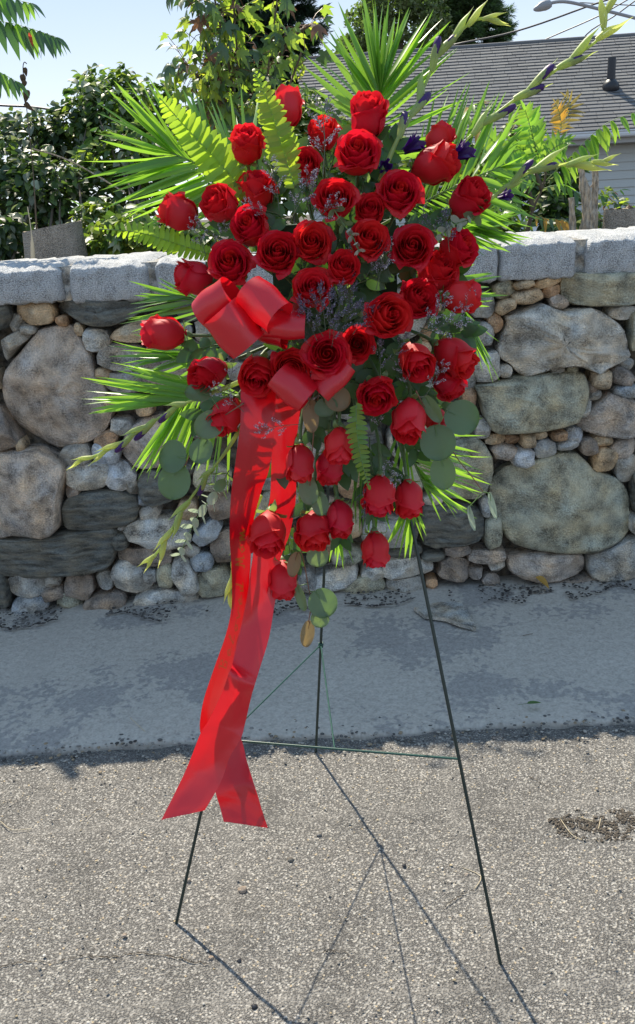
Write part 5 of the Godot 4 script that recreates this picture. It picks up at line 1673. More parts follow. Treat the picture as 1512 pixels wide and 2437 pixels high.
func build_roses() -> void:
	var kinds := []
	for k in 16:
		kinds.append(rose_parts([0.85, 0.7, 0.78, 0.6, 0.42, 0.3, 0.1, 0.2, 0.92, 0.62, 0.72, 0.52, 0.36, 0.38, 0.16, 0.06][k], 1.0 + k * 7.3))
	# the green cup under a rose
	var cup := MB.new()
	cup.tube([Vector3(0, -0.14, 0), Vector3(0, -0.07, 0), Vector3(0, 0.0, 0), Vector3(0, 0.05, 0)], [0.05, 0.10, 0.125, 0.10], 10)
	var cup_mesh := cup.mesh()
	var sepals := []
	for k in 5:
		var m := MB.new()
		var a := TAU * k / 5.0
		var dir := Vector3(cos(a), 0.0, sin(a))
		var rows := []
		for j in 8:
			var f := j / 7.0
			var w := 0.085 * sin(PI * pow(0.12 + 0.86 * f, 0.7)) + 0.004
			var r := 0.10 + 0.30 * sin(f * 1.9)
			var p := dir * r + Vector3(0, 0.02 + 0.22 * f - 0.42 * f * f * (0.5 + 0.5 * sin(k * 2.1)), 0)
			var side := Vector3(-dir.z, 0, dir.x)
			rows.append(PackedVector3Array([p - side * w + Vector3(0, 0.02, 0), p, p + side * w + Vector3(0, 0.02, 0)]))
		m.grid(rows)
		sepals.append(m.mesh())
	var hub := at(800, 760, 1.64)
	# x, y, width across, axis right / up / to the camera, kind, set back, label
	var rows := [
		[684, 262, 78, 0.10, 1.0, 0.15, 7, 0.03, "topmost red rose, upright bud behind the tip of the fern"],
		[588, 350, 82, -0.05, 0.50, 0.85, 3, 0.0, "red rose left of the upright fern, alone before the left palm frond"],
		[771, 322, 78, 0.0, 0.55, 0.8, 1, 0.03, "red rose behind pale statice below the topmost rose"],
		[876, 280, 92, 0.10, 0.80, 0.6, 4, 0.02, "upright red rose in front of the foot of the tall palm fan"],
		[852, 372, 104, 0.0, 0.30, 0.95, 0, -0.02, "wide open red rose just below the upright one under the palm fan"],
		[725, 398, 80, -0.05, 0.22, 0.95, 3, 0.0, "shaded oval red rose between the fern and the open rose"],
		[1045, 335, 66, 0.50, 0.75, 0.3, 5, 0.03, "small red rose peeping up behind the big side-on one at upper right"],
		[1032, 393, 100, 0.72, 0.30, 0.45, 4, 0.0, "large side-on red rose between the two purple gladiolus flowers"],
		[1112, 478, 92, 0.60, 0.30, 0.75, 3, 0.0, "red rose farthest right in the upper half, a lit petal standing up"],
		[950, 465, 100, 0.10, 0.20, 1.0, 0, -0.02, "open red rose left of the side-on rose, with a sunlit upper petal"],
		[798, 480, 96, -0.05, 0.18, 1.0, 2, -0.01, "dark open red rose in the upper middle beside the eucalyptus sprig"],
		[882, 503, 76, 0.0, 0.10, 1.0, 1, 0.0, "small open red rose nestled between two larger ones at upper middle"],
		[876, 576, 94, 0.15, 0.10, 1.0, 2, -0.02, "red rose with a ruffled outer petal below the small nestled one"],
		[982, 592, 100, 0.05, 0.0, 1.0, 0, -0.02, "large round red rose facing the camera right of the middle"],
		[1090, 592, 86, 0.65, 0.15, 0.75, 3, 0.0, "red rose turned right level with the capstones' top edge"],
		[1038, 652, 92, 0.45, 0.40, 0.8, 1, 0.03, "shaded red rose tucked under the large round one at right"],
		[1098, 706, 84, 1.0, 0.12, 0.1, 5, 0.0, "sideways red rose with pink sheen pointing right over the wall"],
		[742, 580, 94, 0.05, 0.05, 1.0, 0, -0.01, "round red rose at the centre with a lit spot on its left petal"],
		[662, 607, 102, 0.0, 0.05, 1.0, 2, -0.02, "round red rose just above the bow facing the camera"],
		[601, 542, 96, -0.35, 0.15, 0.95, 1, 0.0, "red rose turned left above the round one over the bow"],
		[528, 490, 82, -0.60, 0.20, 0.75, 3, 0.01, "red rose crossed by a thin dark leaf, left of the dark upright one"],
		[610, 458, 88, 0.05, 0.75, 0.55, 1, 0.05, "dark upright red rose in shade beside white statice"],
		[426, 508, 88, -0.75, 0.45, 0.25, 4, 0.0, "pink-sheened red rose farthest left above the left fern"],
		[462, 660, 92, -0.90, 0.12, 0.25, 4, 0.02, "dark sideways red rose before the left capstone"],
		[550, 632, 100, -0.15, 0.15, 1.0, 0, -0.02, "red rose with striped sunlight on its left edge, above the bow's left loops"],
		[817, 640, 84, 0.15, 0.15, 1.0, 3, -0.02, "small red rose right of centre, its outer petal pointing up left"],
		[745, 690, 94, -0.05, 0.10, 1.0, 2, -0.02, "red rose with two sunlit specks above the purple statice"],
		[916, 756, 108, 0.40, -0.12, 0.95, 1, -0.03, "large red rose turned right below the round right one"],
		[990, 717, 96, 0.40, 0.05, 0.9, 1, 0.02, "red rose overlapping the large turned one on its right"],
		[777, 845, 100, 0.05, 0.0, 1.0, 0, -0.03, "round red rose facing the camera under the purple statice"],
		[850, 820, 82, 0.05, -0.05, 1.0, 2, 0.0, "red rose close right of the round one below the purple statice"],
		[988, 858, 94, 0.30, -0.65, 0.75, 4, -0.01, "red rose bending down right, its point over lower statice"],
		[1080, 848, 98, 0.70, -0.50, 0.4, 5, 0.0, "large glossy red rose at right, its closed bud turned down right"],
		[1070, 912, 76, 0.55, -0.70, 0.25, 5, 0.03, "half hidden red rose under the glossy one at right"],
		[898, 938, 94, -0.05, -0.50, 0.85, 3, -0.01, "red rose bowing down, with a cup-like upper petal, below middle right"],
		[974, 996, 92, -0.05, -0.85, 0.45, 6, -0.02, "smooth red bud hanging left of the big round eucalyptus leaves"],
		[613, 888, 92, -0.05, -0.60, 0.85, 4, -0.03, "red rose hanging over the top of the written ribbon tail"],
		[692, 878, 92, 0.05, -0.10, 1.0, 2, -0.03, "red rose right beside the one over the ribbon tail"],
		[500, 886, 88, -0.70, -0.35, 0.6, 4, 0.0, "red rose lying left under the bow with a bright petal edge"],
		[395, 795, 84, -0.95, 0.05, 0.15, 6, 0.0, "glossy red rosebud pointing left, alone over the wall"],
		[541, 985, 80, -0.45, -0.75, 0.35, 5, 0.01, "red rose tipped down left of the ribbon tails under statice"],
		[808, 1060, 76, 0.0, -1.0, 0.25, 6, -0.02, "red bud hanging beside the small drooping fern"],
		[713, 1100, 74, -0.02, -1.0, 0.15, 6, -0.01, "red bud hanging right of the ribbon under crossed statice"],
		[783, 1112, 70, 0.0, -1.0, 0.2, 7, 0.02, "red bud half hidden behind the one beside the drooping fern"],
		[903, 1174, 80, -0.05, -1.0, 0.25, 5, -0.01, "left one of the paired red roses hanging at lower right"],
		[972, 1184, 74, 0.08, -1.0, 0.25, 6, 0.0, "right one of the paired red roses hanging at lower right"],
		[638, 1264, 98, -0.10, -0.85, 0.5, 4, -0.03, "wide red rose hanging in front of the ribbon tails"],
		[746, 1262, 88, 0.0, -0.90, 0.45, 5, -0.02, "middle red rose hanging in the lowest cluster"],
		[808, 1233, 74, 0.10, -1.0, 0.3, 6, 0.0, "red rose hanging right behind the middle one of the lowest cluster"],
		[893, 1308, 72, 0.05, -1.0, 0.1, 7, 0.0, "lone red rose hanging lowest right with a pale shining petal edge"],
		[672, 1380, 78, 0.0, -0.95, 0.25, 6, -0.01, "lowest red rose, hanging before the ribbon next to a brown leaf"],
		[1036, 1000, 58, 0.30, -0.80, 0.3, 6, 0.04, "small red rose showing behind the round eucalyptus leaf"],
	]
	var n := 0
	for r in rows:
		# every second rose of a kind takes the kind's sister
		if n % 2 == 1:
			r[6] += 8
		var c := on_spray(r[0], r[1], r[7] - 0.01)
		var away := (EYE - c).normalized()
		var tilt: float = 0.28 if r[5] > 0.7 and r[1] < 780 else (0.12 if r[5] > 0.7 and r[1] < 890 else 0.0)
		var axis: Vector3 = (right_way * r[3] + up_way * (r[4] + tilt) + away * r[5]).normalized()
		var s: float = r[2] * unit_at(c) / lerpf(0.93, 1.0, [0.85, 0.7, 0.78, 0.6, 0.42, 0.3, 0.1, 0.2, 0.92, 0.62, 0.72, 0.52, 0.36, 0.38, 0.16, 0.06][r[6]])
		var side := axis.cross(Vector3(0.3, 0.2, 0.9)).normalized()
		var base := Basis(side, axis, side.cross(axis)).rotated(axis, n * 2.4)
		var open: float = [0.85, 0.7, 0.78, 0.6, 0.42, 0.3, 0.1, 0.2, 0.92, 0.62, 0.72, 0.52, 0.36, 0.38, 0.16, 0.06][r[6]]
		var foot: Vector3 = c - axis * (lerpf(1.15, 0.90, open) * 0.5 * s)
		# a rose facing the camera shows its rim, which lies in front of its middle: draw it back so that the rim sits at c
		foot -= away * (0.25 * s * maxf(0, axis.dot(away)))
		var o := thing("rose", r[8], "rose", foot, "red roses of the standing spray")
		o.basis = base * Basis.from_scale(Vector3(rand(0.94, 1.06), rand(0.93, 1.07), rand(0.94, 1.06)) * s)
		for p in kinds[r[6]]:
			part(p[0], p[1], M.rose[(p[2] + n * 2) % 5], o)
		var calyx := part("calyx", cup_mesh, M.calyx, o)
		for k in 5:
			part("sepal", sepals[k], M.calyx, calyx)
		# the stem bends from the calyx to the foam
		var start: Vector3 = foot - axis * 0.10 * s
		var bend: Vector3 = start - axis * minf(0.10, start.distance_to(hub) * 0.35)
		var m := MB.new()
		var pts := []
		for k in 9:
			var f := k / 8.0
			pts.append(start.lerp(bend, f).lerp(bend.lerp(hub, f), f))
		m.tube(pts, [0.0030], 6)
		var back := Transform3D(o.basis, foot).affine_inverse()
		for k in m.v.size():
			m.v[k] = back * m.v[k]
		part("stem", m.mesh(), M.rose_stem, o)
		n += 1


# one loop of the bow: a band whose middle line is a drop in the plane of far and thick; across is the ribbon's width
func bow_loop(c: Vector3, across: Vector3, far: Vector3, long: float, thick: float, width: float, pinch: float) -> ArrayMesh:
	across = across.normalized()
	far = (far - across * far.dot(across)).normalized()
	var up := across.cross(far).normalized()
	var m := MB.new()
	var rows := []
	for k in 41:
		var th := PI * (k / 20.0 - 1.0)
		var x := (1.0 + cos(th)) / 2.0
		var y := sin(th) * (0.25 + 0.75 * x)
		var p := c + far * (long * (x - 1.0)) + up * (thick * y * 0.78)
		var w := width * 0.5 * lerpf(pinch, 1.0, smoothstep(0.0, 0.75, x))
		var row := PackedVector3Array()
		for q in 9:
			var g := q / 4.0 - 1.0
			row.append(p + across * (w * g) + far * (0.003 * (1.0 - g * g)) + up * (0.0015 * sin(g * 4.0 + th)) )
		rows.append(row)
	m.grid(rows)
	return m.mesh(c)


# a tail: rows of [left x, y, set back, right x, y, set back]
func tail_mesh(rows: Array, origin: Vector3, back: float) -> ArrayMesh:
	var a := []
	var b := []
	for r in rows:
		a.append(at(r[0], r[1], spray_low(r[1]) + back + r[2]))
		b.append(at(r[3], r[4], spray_low(r[4]) + back + r[5]))
	a = smooth(a, 7)
	b = smooth(b, 7)
	var m := MB.new()
	var g := []
	var total := 0.0
	for k in a.size():
		var row := PackedVector3Array()
		for q in 9:
			var f := q / 8.0
			var g_: Vector3 = a[k].lerp(b[k], f)
			# satin never hangs quite flat: it bellies and ripples a few millimetres
			g_.z += 0.006 * sin(PI * f) * sin(k * 0.11) + 0.0035 * fbm.get_noise_2d(f * 1.6, k * 0.06) + 0.0012 * fbm.get_noise_2d(f * 5.0, k * 0.25)
			row.append(g_)
		g.append(row)
	m.grid(g)
	# along the ribbon in metres, from its top
	var run := [0.0]
	for k in range(1, g.size()):
		run.append(run[-1] + g[k][4].distance_to(g[k - 1][4]))
	for k in m.t.size():
		m.t[k] = Vector2(m.t[k].x, run[k / 9] / run[-1])
	return m.mesh(origin)


func spray_low(y: float) -> float:
	return lerpf(1.47, 1.40, clampf((y - 950.0) / 1000.0, 0, 1))


# gold script along the middle of the ribbon, drawn with a pen: each letter a few strokes in a 1 x 1 box
func script_texture(words: String, from: float, to: float) -> ImageTexture:
	var w := 96
	var h := 1400
	var im := Image.create(w, h, false, Image.FORMAT_RGB8)
	im.fill(Color(0.56, 0.006, 0.018).linear_to_srgb())
	var gold := Color(0.36, 0.16, 0.02).linear_to_srgb()
	var strokes := {
		"B": [[0.2, 1.0, 0.25, 0.0], [0.2, 1.0, 0.6, 0.95], [0.6, 0.95, 0.7, 0.75], [0.7, 0.75, 0.3, 0.52], [0.3, 0.52, 0.75, 0.4], [0.75, 0.4, 0.7, 0.1], [0.7, 0.1, 0.25, 0.0], [0.2, 1.0, 0.0, 0.8]],
		"e": [[0.2, 0.25, 0.7, 0.35], [0.7, 0.35, 0.5, 0.55], [0.5, 0.55, 0.25, 0.35], [0.25, 0.35, 0.35, 0.05], [0.35, 0.05, 0.95, 0.2]],
		"l": [[0.2, 0.1, 0.6, 0.9], [0.6, 0.9, 0.45, 1.0], [0.45, 1.0, 0.3, 0.1], [0.3, 0.1, 0.9, 0.2]],
		"o": [[0.5, 0.5, 0.2, 0.3], [0.2, 0.3, 0.4, 0.0], [0.4, 0.0, 0.7, 0.2], [0.7, 0.2, 0.5, 0.5], [0.5, 0.5, 1.0, 0.45]],
		"v": [[0.1, 0.5, 0.35, 0.05], [0.35, 0.05, 0.7, 0.5], [0.7, 0.5, 1.0, 0.45]],
		"d": [[0.6, 0.45, 0.25, 0.4], [0.25, 0.4, 0.3, 0.02], [0.3, 0.02, 0.65, 0.3], [0.85, 1.0, 0.62, 0.05], [0.62, 0.05, 0.95, 0.15]],
		"M": [[0.0, 0.1, 0.15, 0.0], [0.15, 0.0, 0.3, 1.0], [0.3, 1.0, 0.5, 0.2], [0.5, 0.2, 0.75, 1.0], [0.75, 1.0, 0.8, 0.05], [0.8, 0.05, 1.0, 0.15]],
		"m": [[0.1, 0.5, 0.15, 0.0], [0.15, 0.0, 0.35, 0.5], [0.35, 0.5, 0.45, 0.0], [0.45, 0.0, 0.7, 0.5], [0.7, 0.5, 0.75, 0.02], [0.75, 0.02, 1.0, 0.2]],
	}
	# the writing runs up the ribbon: its first letter is lowest
	var step := (to - from) * h / words.length()
	for k in words.length():
		var y0 := to * h - k * step
		for s in strokes.get(words[k], []):
			for q in 60:
				var f := q / 59.0
				var along_ := lerpf(s[0], s[2], f) * step * 0.92
				var across_ := lerpf(s[1], s[3], f)
				var x := 66.0 - across_ * 46.0
				for dx in range(-1, 2):
					for dy in range(-2, 3):
						var px := int(x) + dx
						var py := int(y0 - along_) + dy
						if px >= 0 and px < w and py >= 0 and py < h and rng.randf() < 0.7:
							im.set_pixel(px, py, gold)
	return ImageTexture.create_from_image(im)


func build_bow() -> void:
	var knot := at(640, 800, 1.52)
	var o := thing("ribbon_bow", "large red satin ribbon bow with two long tails hanging down in front", "ribbon bow", knot)
	# centre x, y, nearness, across (right, up, to camera), far (right, up, to camera), length, half thickness, width, pinch
	for l in [
		[625, 704, 1.375, 0.74, -0.67, 0.22, 0.05, 0.30, 1.0, 0.10, 82, 106, 0.75],
		[546, 794, 1.38, 0.63, -0.74, -0.25, -0.25, -0.35, 1.0, 0.10, 94, 108, 0.75],
		[494, 712, 1.41, 0.74, 0.60, 0.45, -0.6, 0.35, 1.0, 0.10, 78, 98, 0.75],
		[674, 794, 1.40, 1.0, -0.05, 0.0, 0.0, -0.6, 0.8, 0.09, 50, 102, 0.75],
		[678, 940, 1.385, 0.70, -0.58, 0.0, -0.05, -0.8, 0.7, 0.10, 62, 96, 0.8],
		[810, 916, 1.40, 0.66, 0.70, 0.1, 0.5, -0.45, 0.7, 0.11, 46, 96, 0.85],
		[632, 765, 1.42, 0.9, -0.3, 0.3, 0.1, 0.4, 1.0, 0.07, 60, 100, 0.7],
	]:
		var c := at(l[0], l[1], l[2])
		var away := (EYE - c).normalized()
		var across: Vector3 = right_way * l[3] + up_way * l[4] + away * l[5]
		var far: Vector3 = right_way * l[6] + up_way * l[7] + away * l[8]
		var u := unit_at(c)
		var m := bow_loop(c, across, far, l[9], l[10] * u, l[11] * u, l[12])
		var p := part("loop", m, M.ribbon, o)
		p.position = c - knot
	var written: StandardMaterial3D = M.ribbon.duplicate()
	written.albedo_color = Color.WHITE
	written.albedo_texture = script_texture("Beloved Mom", 0.30, 0.60)
	written.backlight = Color(0.72, 0.02, 0.03).linear_to_srgb()
	written.cull_mode = BaseMaterial3D.CULL_DISABLED
	# the written tail turns edge-on, passes behind the other one and comes out at its right
	var tail := part("tail", tail_mesh([[572, 900, 0.02, 658, 905, 0.02], [573, 950, 0.0, 656, 960, 0.0], [572, 1010, -0.005, 652, 1040, -0.005], [562, 1090, 0.0, 640, 1120, 0.0], [550, 1180, 0.01, 622, 1170, 0.02], [547, 1270, 0.01, 600, 1260, 0.03], [551, 1350, 0.01, 596, 1350, 0.04], [552, 1440, 0.01, 586, 1450, 0.05],
		[538, 1510, 0.01, 566, 1540, 0.06], [510, 1590, 0.01, 548, 1600, 0.06], [484, 1670, 0.02, 530, 1660, 0.08], [476, 1735, 0.05, 530, 1740, 0.12], [490, 1775, 0.07, 570, 1752, 0.11], [500, 1825, 0.06, 588, 1810, 0.09], [512, 1880, 0.045, 606, 1868, 0.06], [524, 1920, 0.04, 622, 1920, 0.05], [533, 1956, 0.03, 638, 1970, 0.04]], knot, 0.0), written, o)
	tail.set_meta("label", "written ribbon tail with small gold script")
	part("tail", tail_mesh([[648, 930, 0.03, 722, 935, 0.05], [646, 1020, 0.03, 708, 1030, 0.05], [646, 1110, 0.035, 705, 1120, 0.05], [640, 1200, 0.05, 704, 1190, 0.06], [612, 1260, 0.05, 690, 1270, 0.06], [600, 1340, 0.04, 668, 1330, 0.06], [588, 1420, 0.03, 660, 1400, 0.05], [574, 1490, 0.02, 652, 1450, 0.04], [560, 1550, 0.0, 640, 1520, 0.02],
		[552, 1585, -0.02, 616, 1600, -0.01], [546, 1600, -0.045, 606, 1632, -0.035], [528, 1650, -0.04, 598, 1660, -0.03], [498, 1712, -0.03, 584, 1720, -0.025], [478, 1745, -0.03, 574, 1756, -0.03], [448, 1820, -0.02, 548, 1800, -0.03], [420, 1880, -0.03, 526, 1860, -0.035], [384, 1952, -0.05, 488, 1928, -0.045]], knot, 0.0), M.ribbon, o)


func build_statice() -> void:
	# two sprigs of statice, pale and purple: a branching stem set with tiny papery florets
	var protos := []
	for kind in 2:
		var stem := MB.new()
		var heads := MB.new()
		for b in 11:
			var f := 0.25 + 0.75 * b / 10.0
			var p := Vector3(0.004 * sin(b * 2.0), 0.13 * f, 0.004 * cos(b * 1.3))
			var dir := Vector3(rand(-0.9, 0.9), rand(0.5, 1.2), rand(-0.5, 0.7)).normalized()
			var tip := p + dir * rand(0.03, 0.055) * (1.25 - 0.6 * f)
			stem.tube([p, p.lerp(tip, 0.5) + Vector3(0, 0.002, 0), tip], [0.0007, 0.0005], 3, false)
			for k in 22:
				var g := rand(0.35, 1.05)
				var c := p.lerp(tip, g) + rand_dir() * 0.0045
				var out_ := rand_dir() + dir * 0.6
				if kind == 0:
					heads.col = Color(0.68, 0.65, 0.66).lerp(Color(0.28, 0.23, 0.33), rng.randf()) * rand(0.7, 1.2)
				else:
					heads.col = Color(0.13, 0.10, 0.19).lerp(Color(0.46, 0.43, 0.49), pow(rng.randf(), 2.0)) * rand(0.6, 1.2)
				leaf_into(heads, c, out_, rand_dir(), rand(0.0035, 0.006), rand(0.0018, 0.003), lance, 0.3, 0.5, 2)
				leaf_into(heads, c, out_ + rand_dir() * 0.5, rand_dir(), rand(0.003, 0.005), rand(0.0018, 0.003), lance, 0.3, 0.5, 2)
		stem.tube([Vector3.ZERO, Vector3(0.004, 0.06, 0), Vector3(0, 0.13, 0)], [0.0011, 0.0009, 0.0006], 4)
		var o := thing("statice_sprig", "", "statice")
		part("stem", stem.mesh(), M.statice_stem, o)
		part("florets", heads.mesh(), M.statice, o, true)
		protos.append(o)
	var first := [true, true]
	# x, y of the foot, direction in degrees, size, kind, nearness, label
	for r in [
		[665, 500, 105, 0.75, 0, -0.05, "white statice sprig standing before the dark upright rose"], [690, 530, 70, 0.8, 0, -0.04, "pale statice sprig right of the dark upright rose"], [720, 545, 40, 0.7, 0, -0.04, "pale statice sprig leaning right under the shaded oval rose"],
		[650, 520, 150, 0.5, 0, -0.03, "small pale statice sprig left of the white standing one"], [770, 415, 92, 1.05, 0, -0.05, "tall pale statice sprig in front of the rose below the topmost one"], [725, 505, 80, 0.6, 1, -0.02, "lilac statice sprig in the shade over the central round rose"],
		[770, 775, 125, 0.8, 1, -0.05, "purple statice leaning left in the dark hollow beside the bow"], [785, 780, 95, 0.85, 1, -0.055, "purple statice upright in the middle of the dark hollow"], [800, 775, 60, 0.75, 1, -0.05, "purple statice leaning right in the dark hollow"],
		[750, 800, 165, 0.6, 1, -0.045, "purple statice pointing left to the bow's small right loop"], [820, 760, 35, 0.75, 1, -0.05, "purple statice reaching right towards the large turned rose"], [790, 800, 80, 0.6, 1, -0.06, "lowest purple statice, just above the round rose"], [765, 745, 110, 0.6, 1, -0.05, "purple statice right under the rose with sunlit specks"],
		[735, 770, 140, 0.7, 1, -0.05, "purple statice filling the hollow's left edge behind the rose with sunlit specks"], [775, 760, 100, 0.8, 1, -0.06, "dense purple statice in the very middle of the dark hollow"], [805, 755, 85, 0.8, 1, -0.055, "purple statice in the hollow below the small rose"], [840, 770, 60, 0.7, 1, -0.05, "purple statice at the hollow's right edge by the large turned rose"], [755, 785, 120, 0.7, 1, -0.06, "purple statice in the hollow's lower left above the round rose"],
		[820, 740, 75, 0.7, 1, -0.04, "purple statice below the small rose right of centre"], [895, 690, 80, 0.75, 0, -0.03, "pale thin statice between the small and large right roses"], [930, 660, 110, 0.5, 0, -0.03, "pale statice under the large round right rose"], [1070, 600, 95, 0.65, 1, -0.05, "lilac statice beside the eucalyptus under the far right rose"],
		[1040, 570, 120, 0.45, 1, -0.04, "small lilac statice right of the large round rose"], [975, 800, 20, 0.9, 0, -0.03, "grey-white statice spreading right under the overlapping roses"], [1000, 790, 50, 0.7, 0, -0.03, "grey statice below the sideways rose at right"], [1090, 760, 60, 0.5, 0, -0.05, "thin pale statice lying over the sideways right rose"],
		[905, 900, 95, 0.6, 1, -0.04, "lilac statice right of the lower middle roses"], [930, 860, 60, 0.5, 1, -0.04, "small lilac statice over the rose bending down right"], [1010, 945, 60, 0.6, 0, -0.05, "pale statice in front of the half hidden right rose"], [985, 930, 120, 0.5, 0, -0.04, "pale statice left of the half hidden right rose"],
		[545, 920, 85, 0.5, 0, -0.06, "pale statice left of the ribbon beside the lying rose"], [580, 980, 140, 0.6, 0, -0.07, "pale statice over the tipped rose at the ribbon's edge"], [715, 1010, 190, 0.65, 0, -0.08, "pale statice crossing the right edge of the written ribbon"], [725, 975, 60, 0.45, 0, -0.05, "small pale statice under the bow's lowest loop"], [735, 950, 90, 0.4, 0, -0.05, "tiny pale statice right of the bow's lowest loop"],
		[910, 1040, 100, 0.6, 0, -0.02, "pale statice in the dark gap right of the drooping fern"], [900, 1070, -60, 0.6, 0, -0.02, "pale statice pointing down right in the dark gap"], [880, 1140, -95, 0.6, 1, -0.01, "lilac statice hanging above the paired roses"], [490, 610, 110, 0.6, 0, -0.03, "pale statice above the dark sideways rose at left"], [505, 600, 60, 0.5, 0, -0.03, "pale statice left of the rose striped with sunlight"],
		[1010, 520, 100, 0.5, 1, -0.02, "lilac statice behind the large round right rose"], [830, 690, 90, 0.6, 1, -0.03, "lilac statice above the dark hollow's right side"], [870, 660, 60, 0.5, 1, -0.03, "lilac statice left of the large right rose"]]:
		var o: Node3D = protos[r[4]]
		if not first[r[4]]:
			o = protos[r[4]].duplicate()
			o.name = numbered("statice_sprig")
			add_child(o, true)
		first[r[4]] = false
		tag(o, r[6], "statice", "statice sprigs in the spray")
		o.transform = Transform3D(Basis(right_way, up_way, -fore_way).rotated(-fore_way, deg_to_rad(r[2] - 90)).rotated(Vector3.UP, rand(-0.3, 0.3)).scaled(Vector3.ONE * r[3] * (0.64 if r[1] > 735 and r[1] < 805 and r[0] < 850 else 0.78)), on_spray(r[0], r[1] + (26 if r[1] > 735 and r[1] < 805 and r[0] < 850 else 0), r[5] + 0.012))


func pebble_mesh(seed_: float) -> ArrayMesh:
	var m := MB.new()
	var rows := []
	for r in 5:
		var b := PI * (r / 4.0 - 0.5)
		var row := PackedVector3Array()
		for s in 7:
			var a := TAU * s / 7
			row.append(Vector3(cos(a) * cos(b), sin(b) * 0.6, sin(a) * cos(b)) * (1.0 + 0.5 * fbm.get_noise_3d(cos(a) * cos(b) * 1.7 + seed_, sin(b) * 1.7, sin(a) * cos(b) * 1.7)))
		rows.append(row)
	m.grid(rows, true)
	return m.mesh()


func build_litter() -> void:
	var holder := self
	var greys := [Color(0.30, 0.28, 0.25), Color(0.16, 0.15, 0.14), Color(0.42, 0.39, 0.34), Color(0.09, 0.085, 0.08), Color(0.30, 0.23, 0.15)]
	var lights := [Color(0.30, 0.28, 0.25), Color(0.20, 0.19, 0.18), Color(0.50, 0.47, 0.42), Color(0.60, 0.57, 0.52), Color(0.42, 0.34, 0.22), Color(0.10, 0.095, 0.09)]
	var darks := [Color(0.05, 0.045, 0.04), Color(0.09, 0.08, 0.07), Color(0.16, 0.15, 0.14), Color(0.035, 0.03, 0.028)]
	# crumbs along the foot of the wall and along the broken edge of the concrete, and loose chips on the drive
	for set_ in [["gravel_at_wall_foot", 2600, -2.98, 0.075, 0.0022, 0.0085, 0.030, darks], ["gravel_at_concrete_edge", 1500, -2.14, 0.05, 0.002, 0.008, 0.002, greys], ["loose_chips_on_drive", 2200, -1.5, 0.0, 0.0014, 0.0042, 0.0025, lights]]:
		var where := []
		var tints := []
		for k in set_[1]:
			var x := rand(-1.7, 1.7)
			var z: float = set_[2] + rng.randfn() * set_[3]
			if set_[3] == 0.0:
				z = -2.1 + rng.randf() * 1.25
			elif set_[2] < -2.5:
				z = minf(z, -2.94 + 0.12 * fbm.get_noise_2d(x * 4.0, 2.0))
				if fbm.get_noise_2d(x * 3.0, 8.0) > 0.2:
					continue
			var s := rand(set_[4], set_[5]) * (0.6 + 0.4 * rng.randf())
			where.append(Transform3D(Basis.from_euler(Vector3(rand(-0.5, 0.5), rand(0, 6), rand(-0.5, 0.5))).scaled(Vector3(s, s * 0.55, s * rand(0.7, 1.2))), Vector3(x, set_[6] + s * 0.3, z)))
			tints.append(set_[7][rng.randi() % set_[7].size()] * rand(0.7, 1.2))
		var mm := scatter(set_[0], pebble_mesh(k_of(set_[0])), M.gravel, where, tints, holder)
		tag(mm, {"gravel_at_wall_foot": "dark crumbs and grit along the foot of the stone wall", "gravel_at_concrete_edge": "loose grit along the broken edge between concrete and asphalt", "loose_chips_on_drive": "loose stone chips strewn over the asphalt drive"}[set_[0]], "gravel")
	# single pebbles
	var spots := [[450, 2098, 8, "dark pebble beside the left easel leg halfway up the leg's lower part"], [578, 2120, 15, "dark flat pebble right of the left leg on open asphalt"], [570, 2290, 9, "small black pebble above the left leg's shadow"], [503, 2283, 9, "dark pebble lying on the left leg's shadow"], [606, 2398, 10, "black pebble left of the shadow junction at the bottom"], [692, 2048, 11, "tan pebble right of the ribbon's lowest tip"],
		[297, 2228, 8, "dark pebble left of the left easel foot"], [962, 2062, 7, "small black pebble between the two thin wire shadows"], [1112, 2085, 8, "pebble beside the right leg near the straw"], [760, 1988, 8, "yellow-tan pebble under the back leg's shadow"], [980, 1960, 7, "cream pebble near the shadow knot"]]
	for s in spots:
		var c := on_ground(s[0], s[1])
		var o := single("pebble", pebble_mesh(s[0]), M.bark if s[3].begins_with("tan") or s[3].begins_with("cream") or s[3].begins_with("yellow") else M.black_pipe if s[3].contains("black") else M.stone_brown, s[3], "pebble", c + Vector3(0, 0.003, 0), "loose pebbles on the drive")
		o.scale = Vector3.ONE * s[2] * unit_at(c) * 0.8
		o.rotation.y = s[0]
	# leaves and twigs on the ground
	var m := MB.new()
	var c := on_ground(1270, 1678, 0.02)
	leaf_into(m, c + Vector3(-0.02, 0.006, 0), Vector3(1, 0.05, -0.1), Vector3.UP, 0.045, 0.016, ovate, 0.1, 0.3, 6)
	m.tube([c + Vector3(-0.045, 0.004, 0), c + Vector3(-0.02, 0.006, 0)], [0.0007], 4)
	single("fallen_leaf", m.mesh(c), M.dark_leaf[1], "green leaf lying on the concrete right of the easel", "leaf", c)
	c = at(1300, 1384, 3.0)
	m = MB.new()
	leaf_into(m, c + Vector3(-0.04, 0.02, 0), Vector3(1, -0.55, 0.3), Vector3(0.3, 1, 0.6), 0.07, 0.03, ovate, 0.3, 0.6, 6)
	single("fallen_leaf", m.mesh(c), M.sumac_leaf[2], "curled orange-brown leaf at the foot of the right wall stones", "leaf", c)
	c = on_ground(537, 1786, 0.003)
	m = MB.new()
	leaf_into(m, c, Vector3(1, 0.1, 0.3), Vector3.UP, 0.022, 0.014, ovate, 0.2, 0.2, 5)
	single("fallen_leaf", m.mesh(c), M.eucalyptus[1], "small grey-green leaf on the asphalt edge left of the ribbon", "leaf", c)
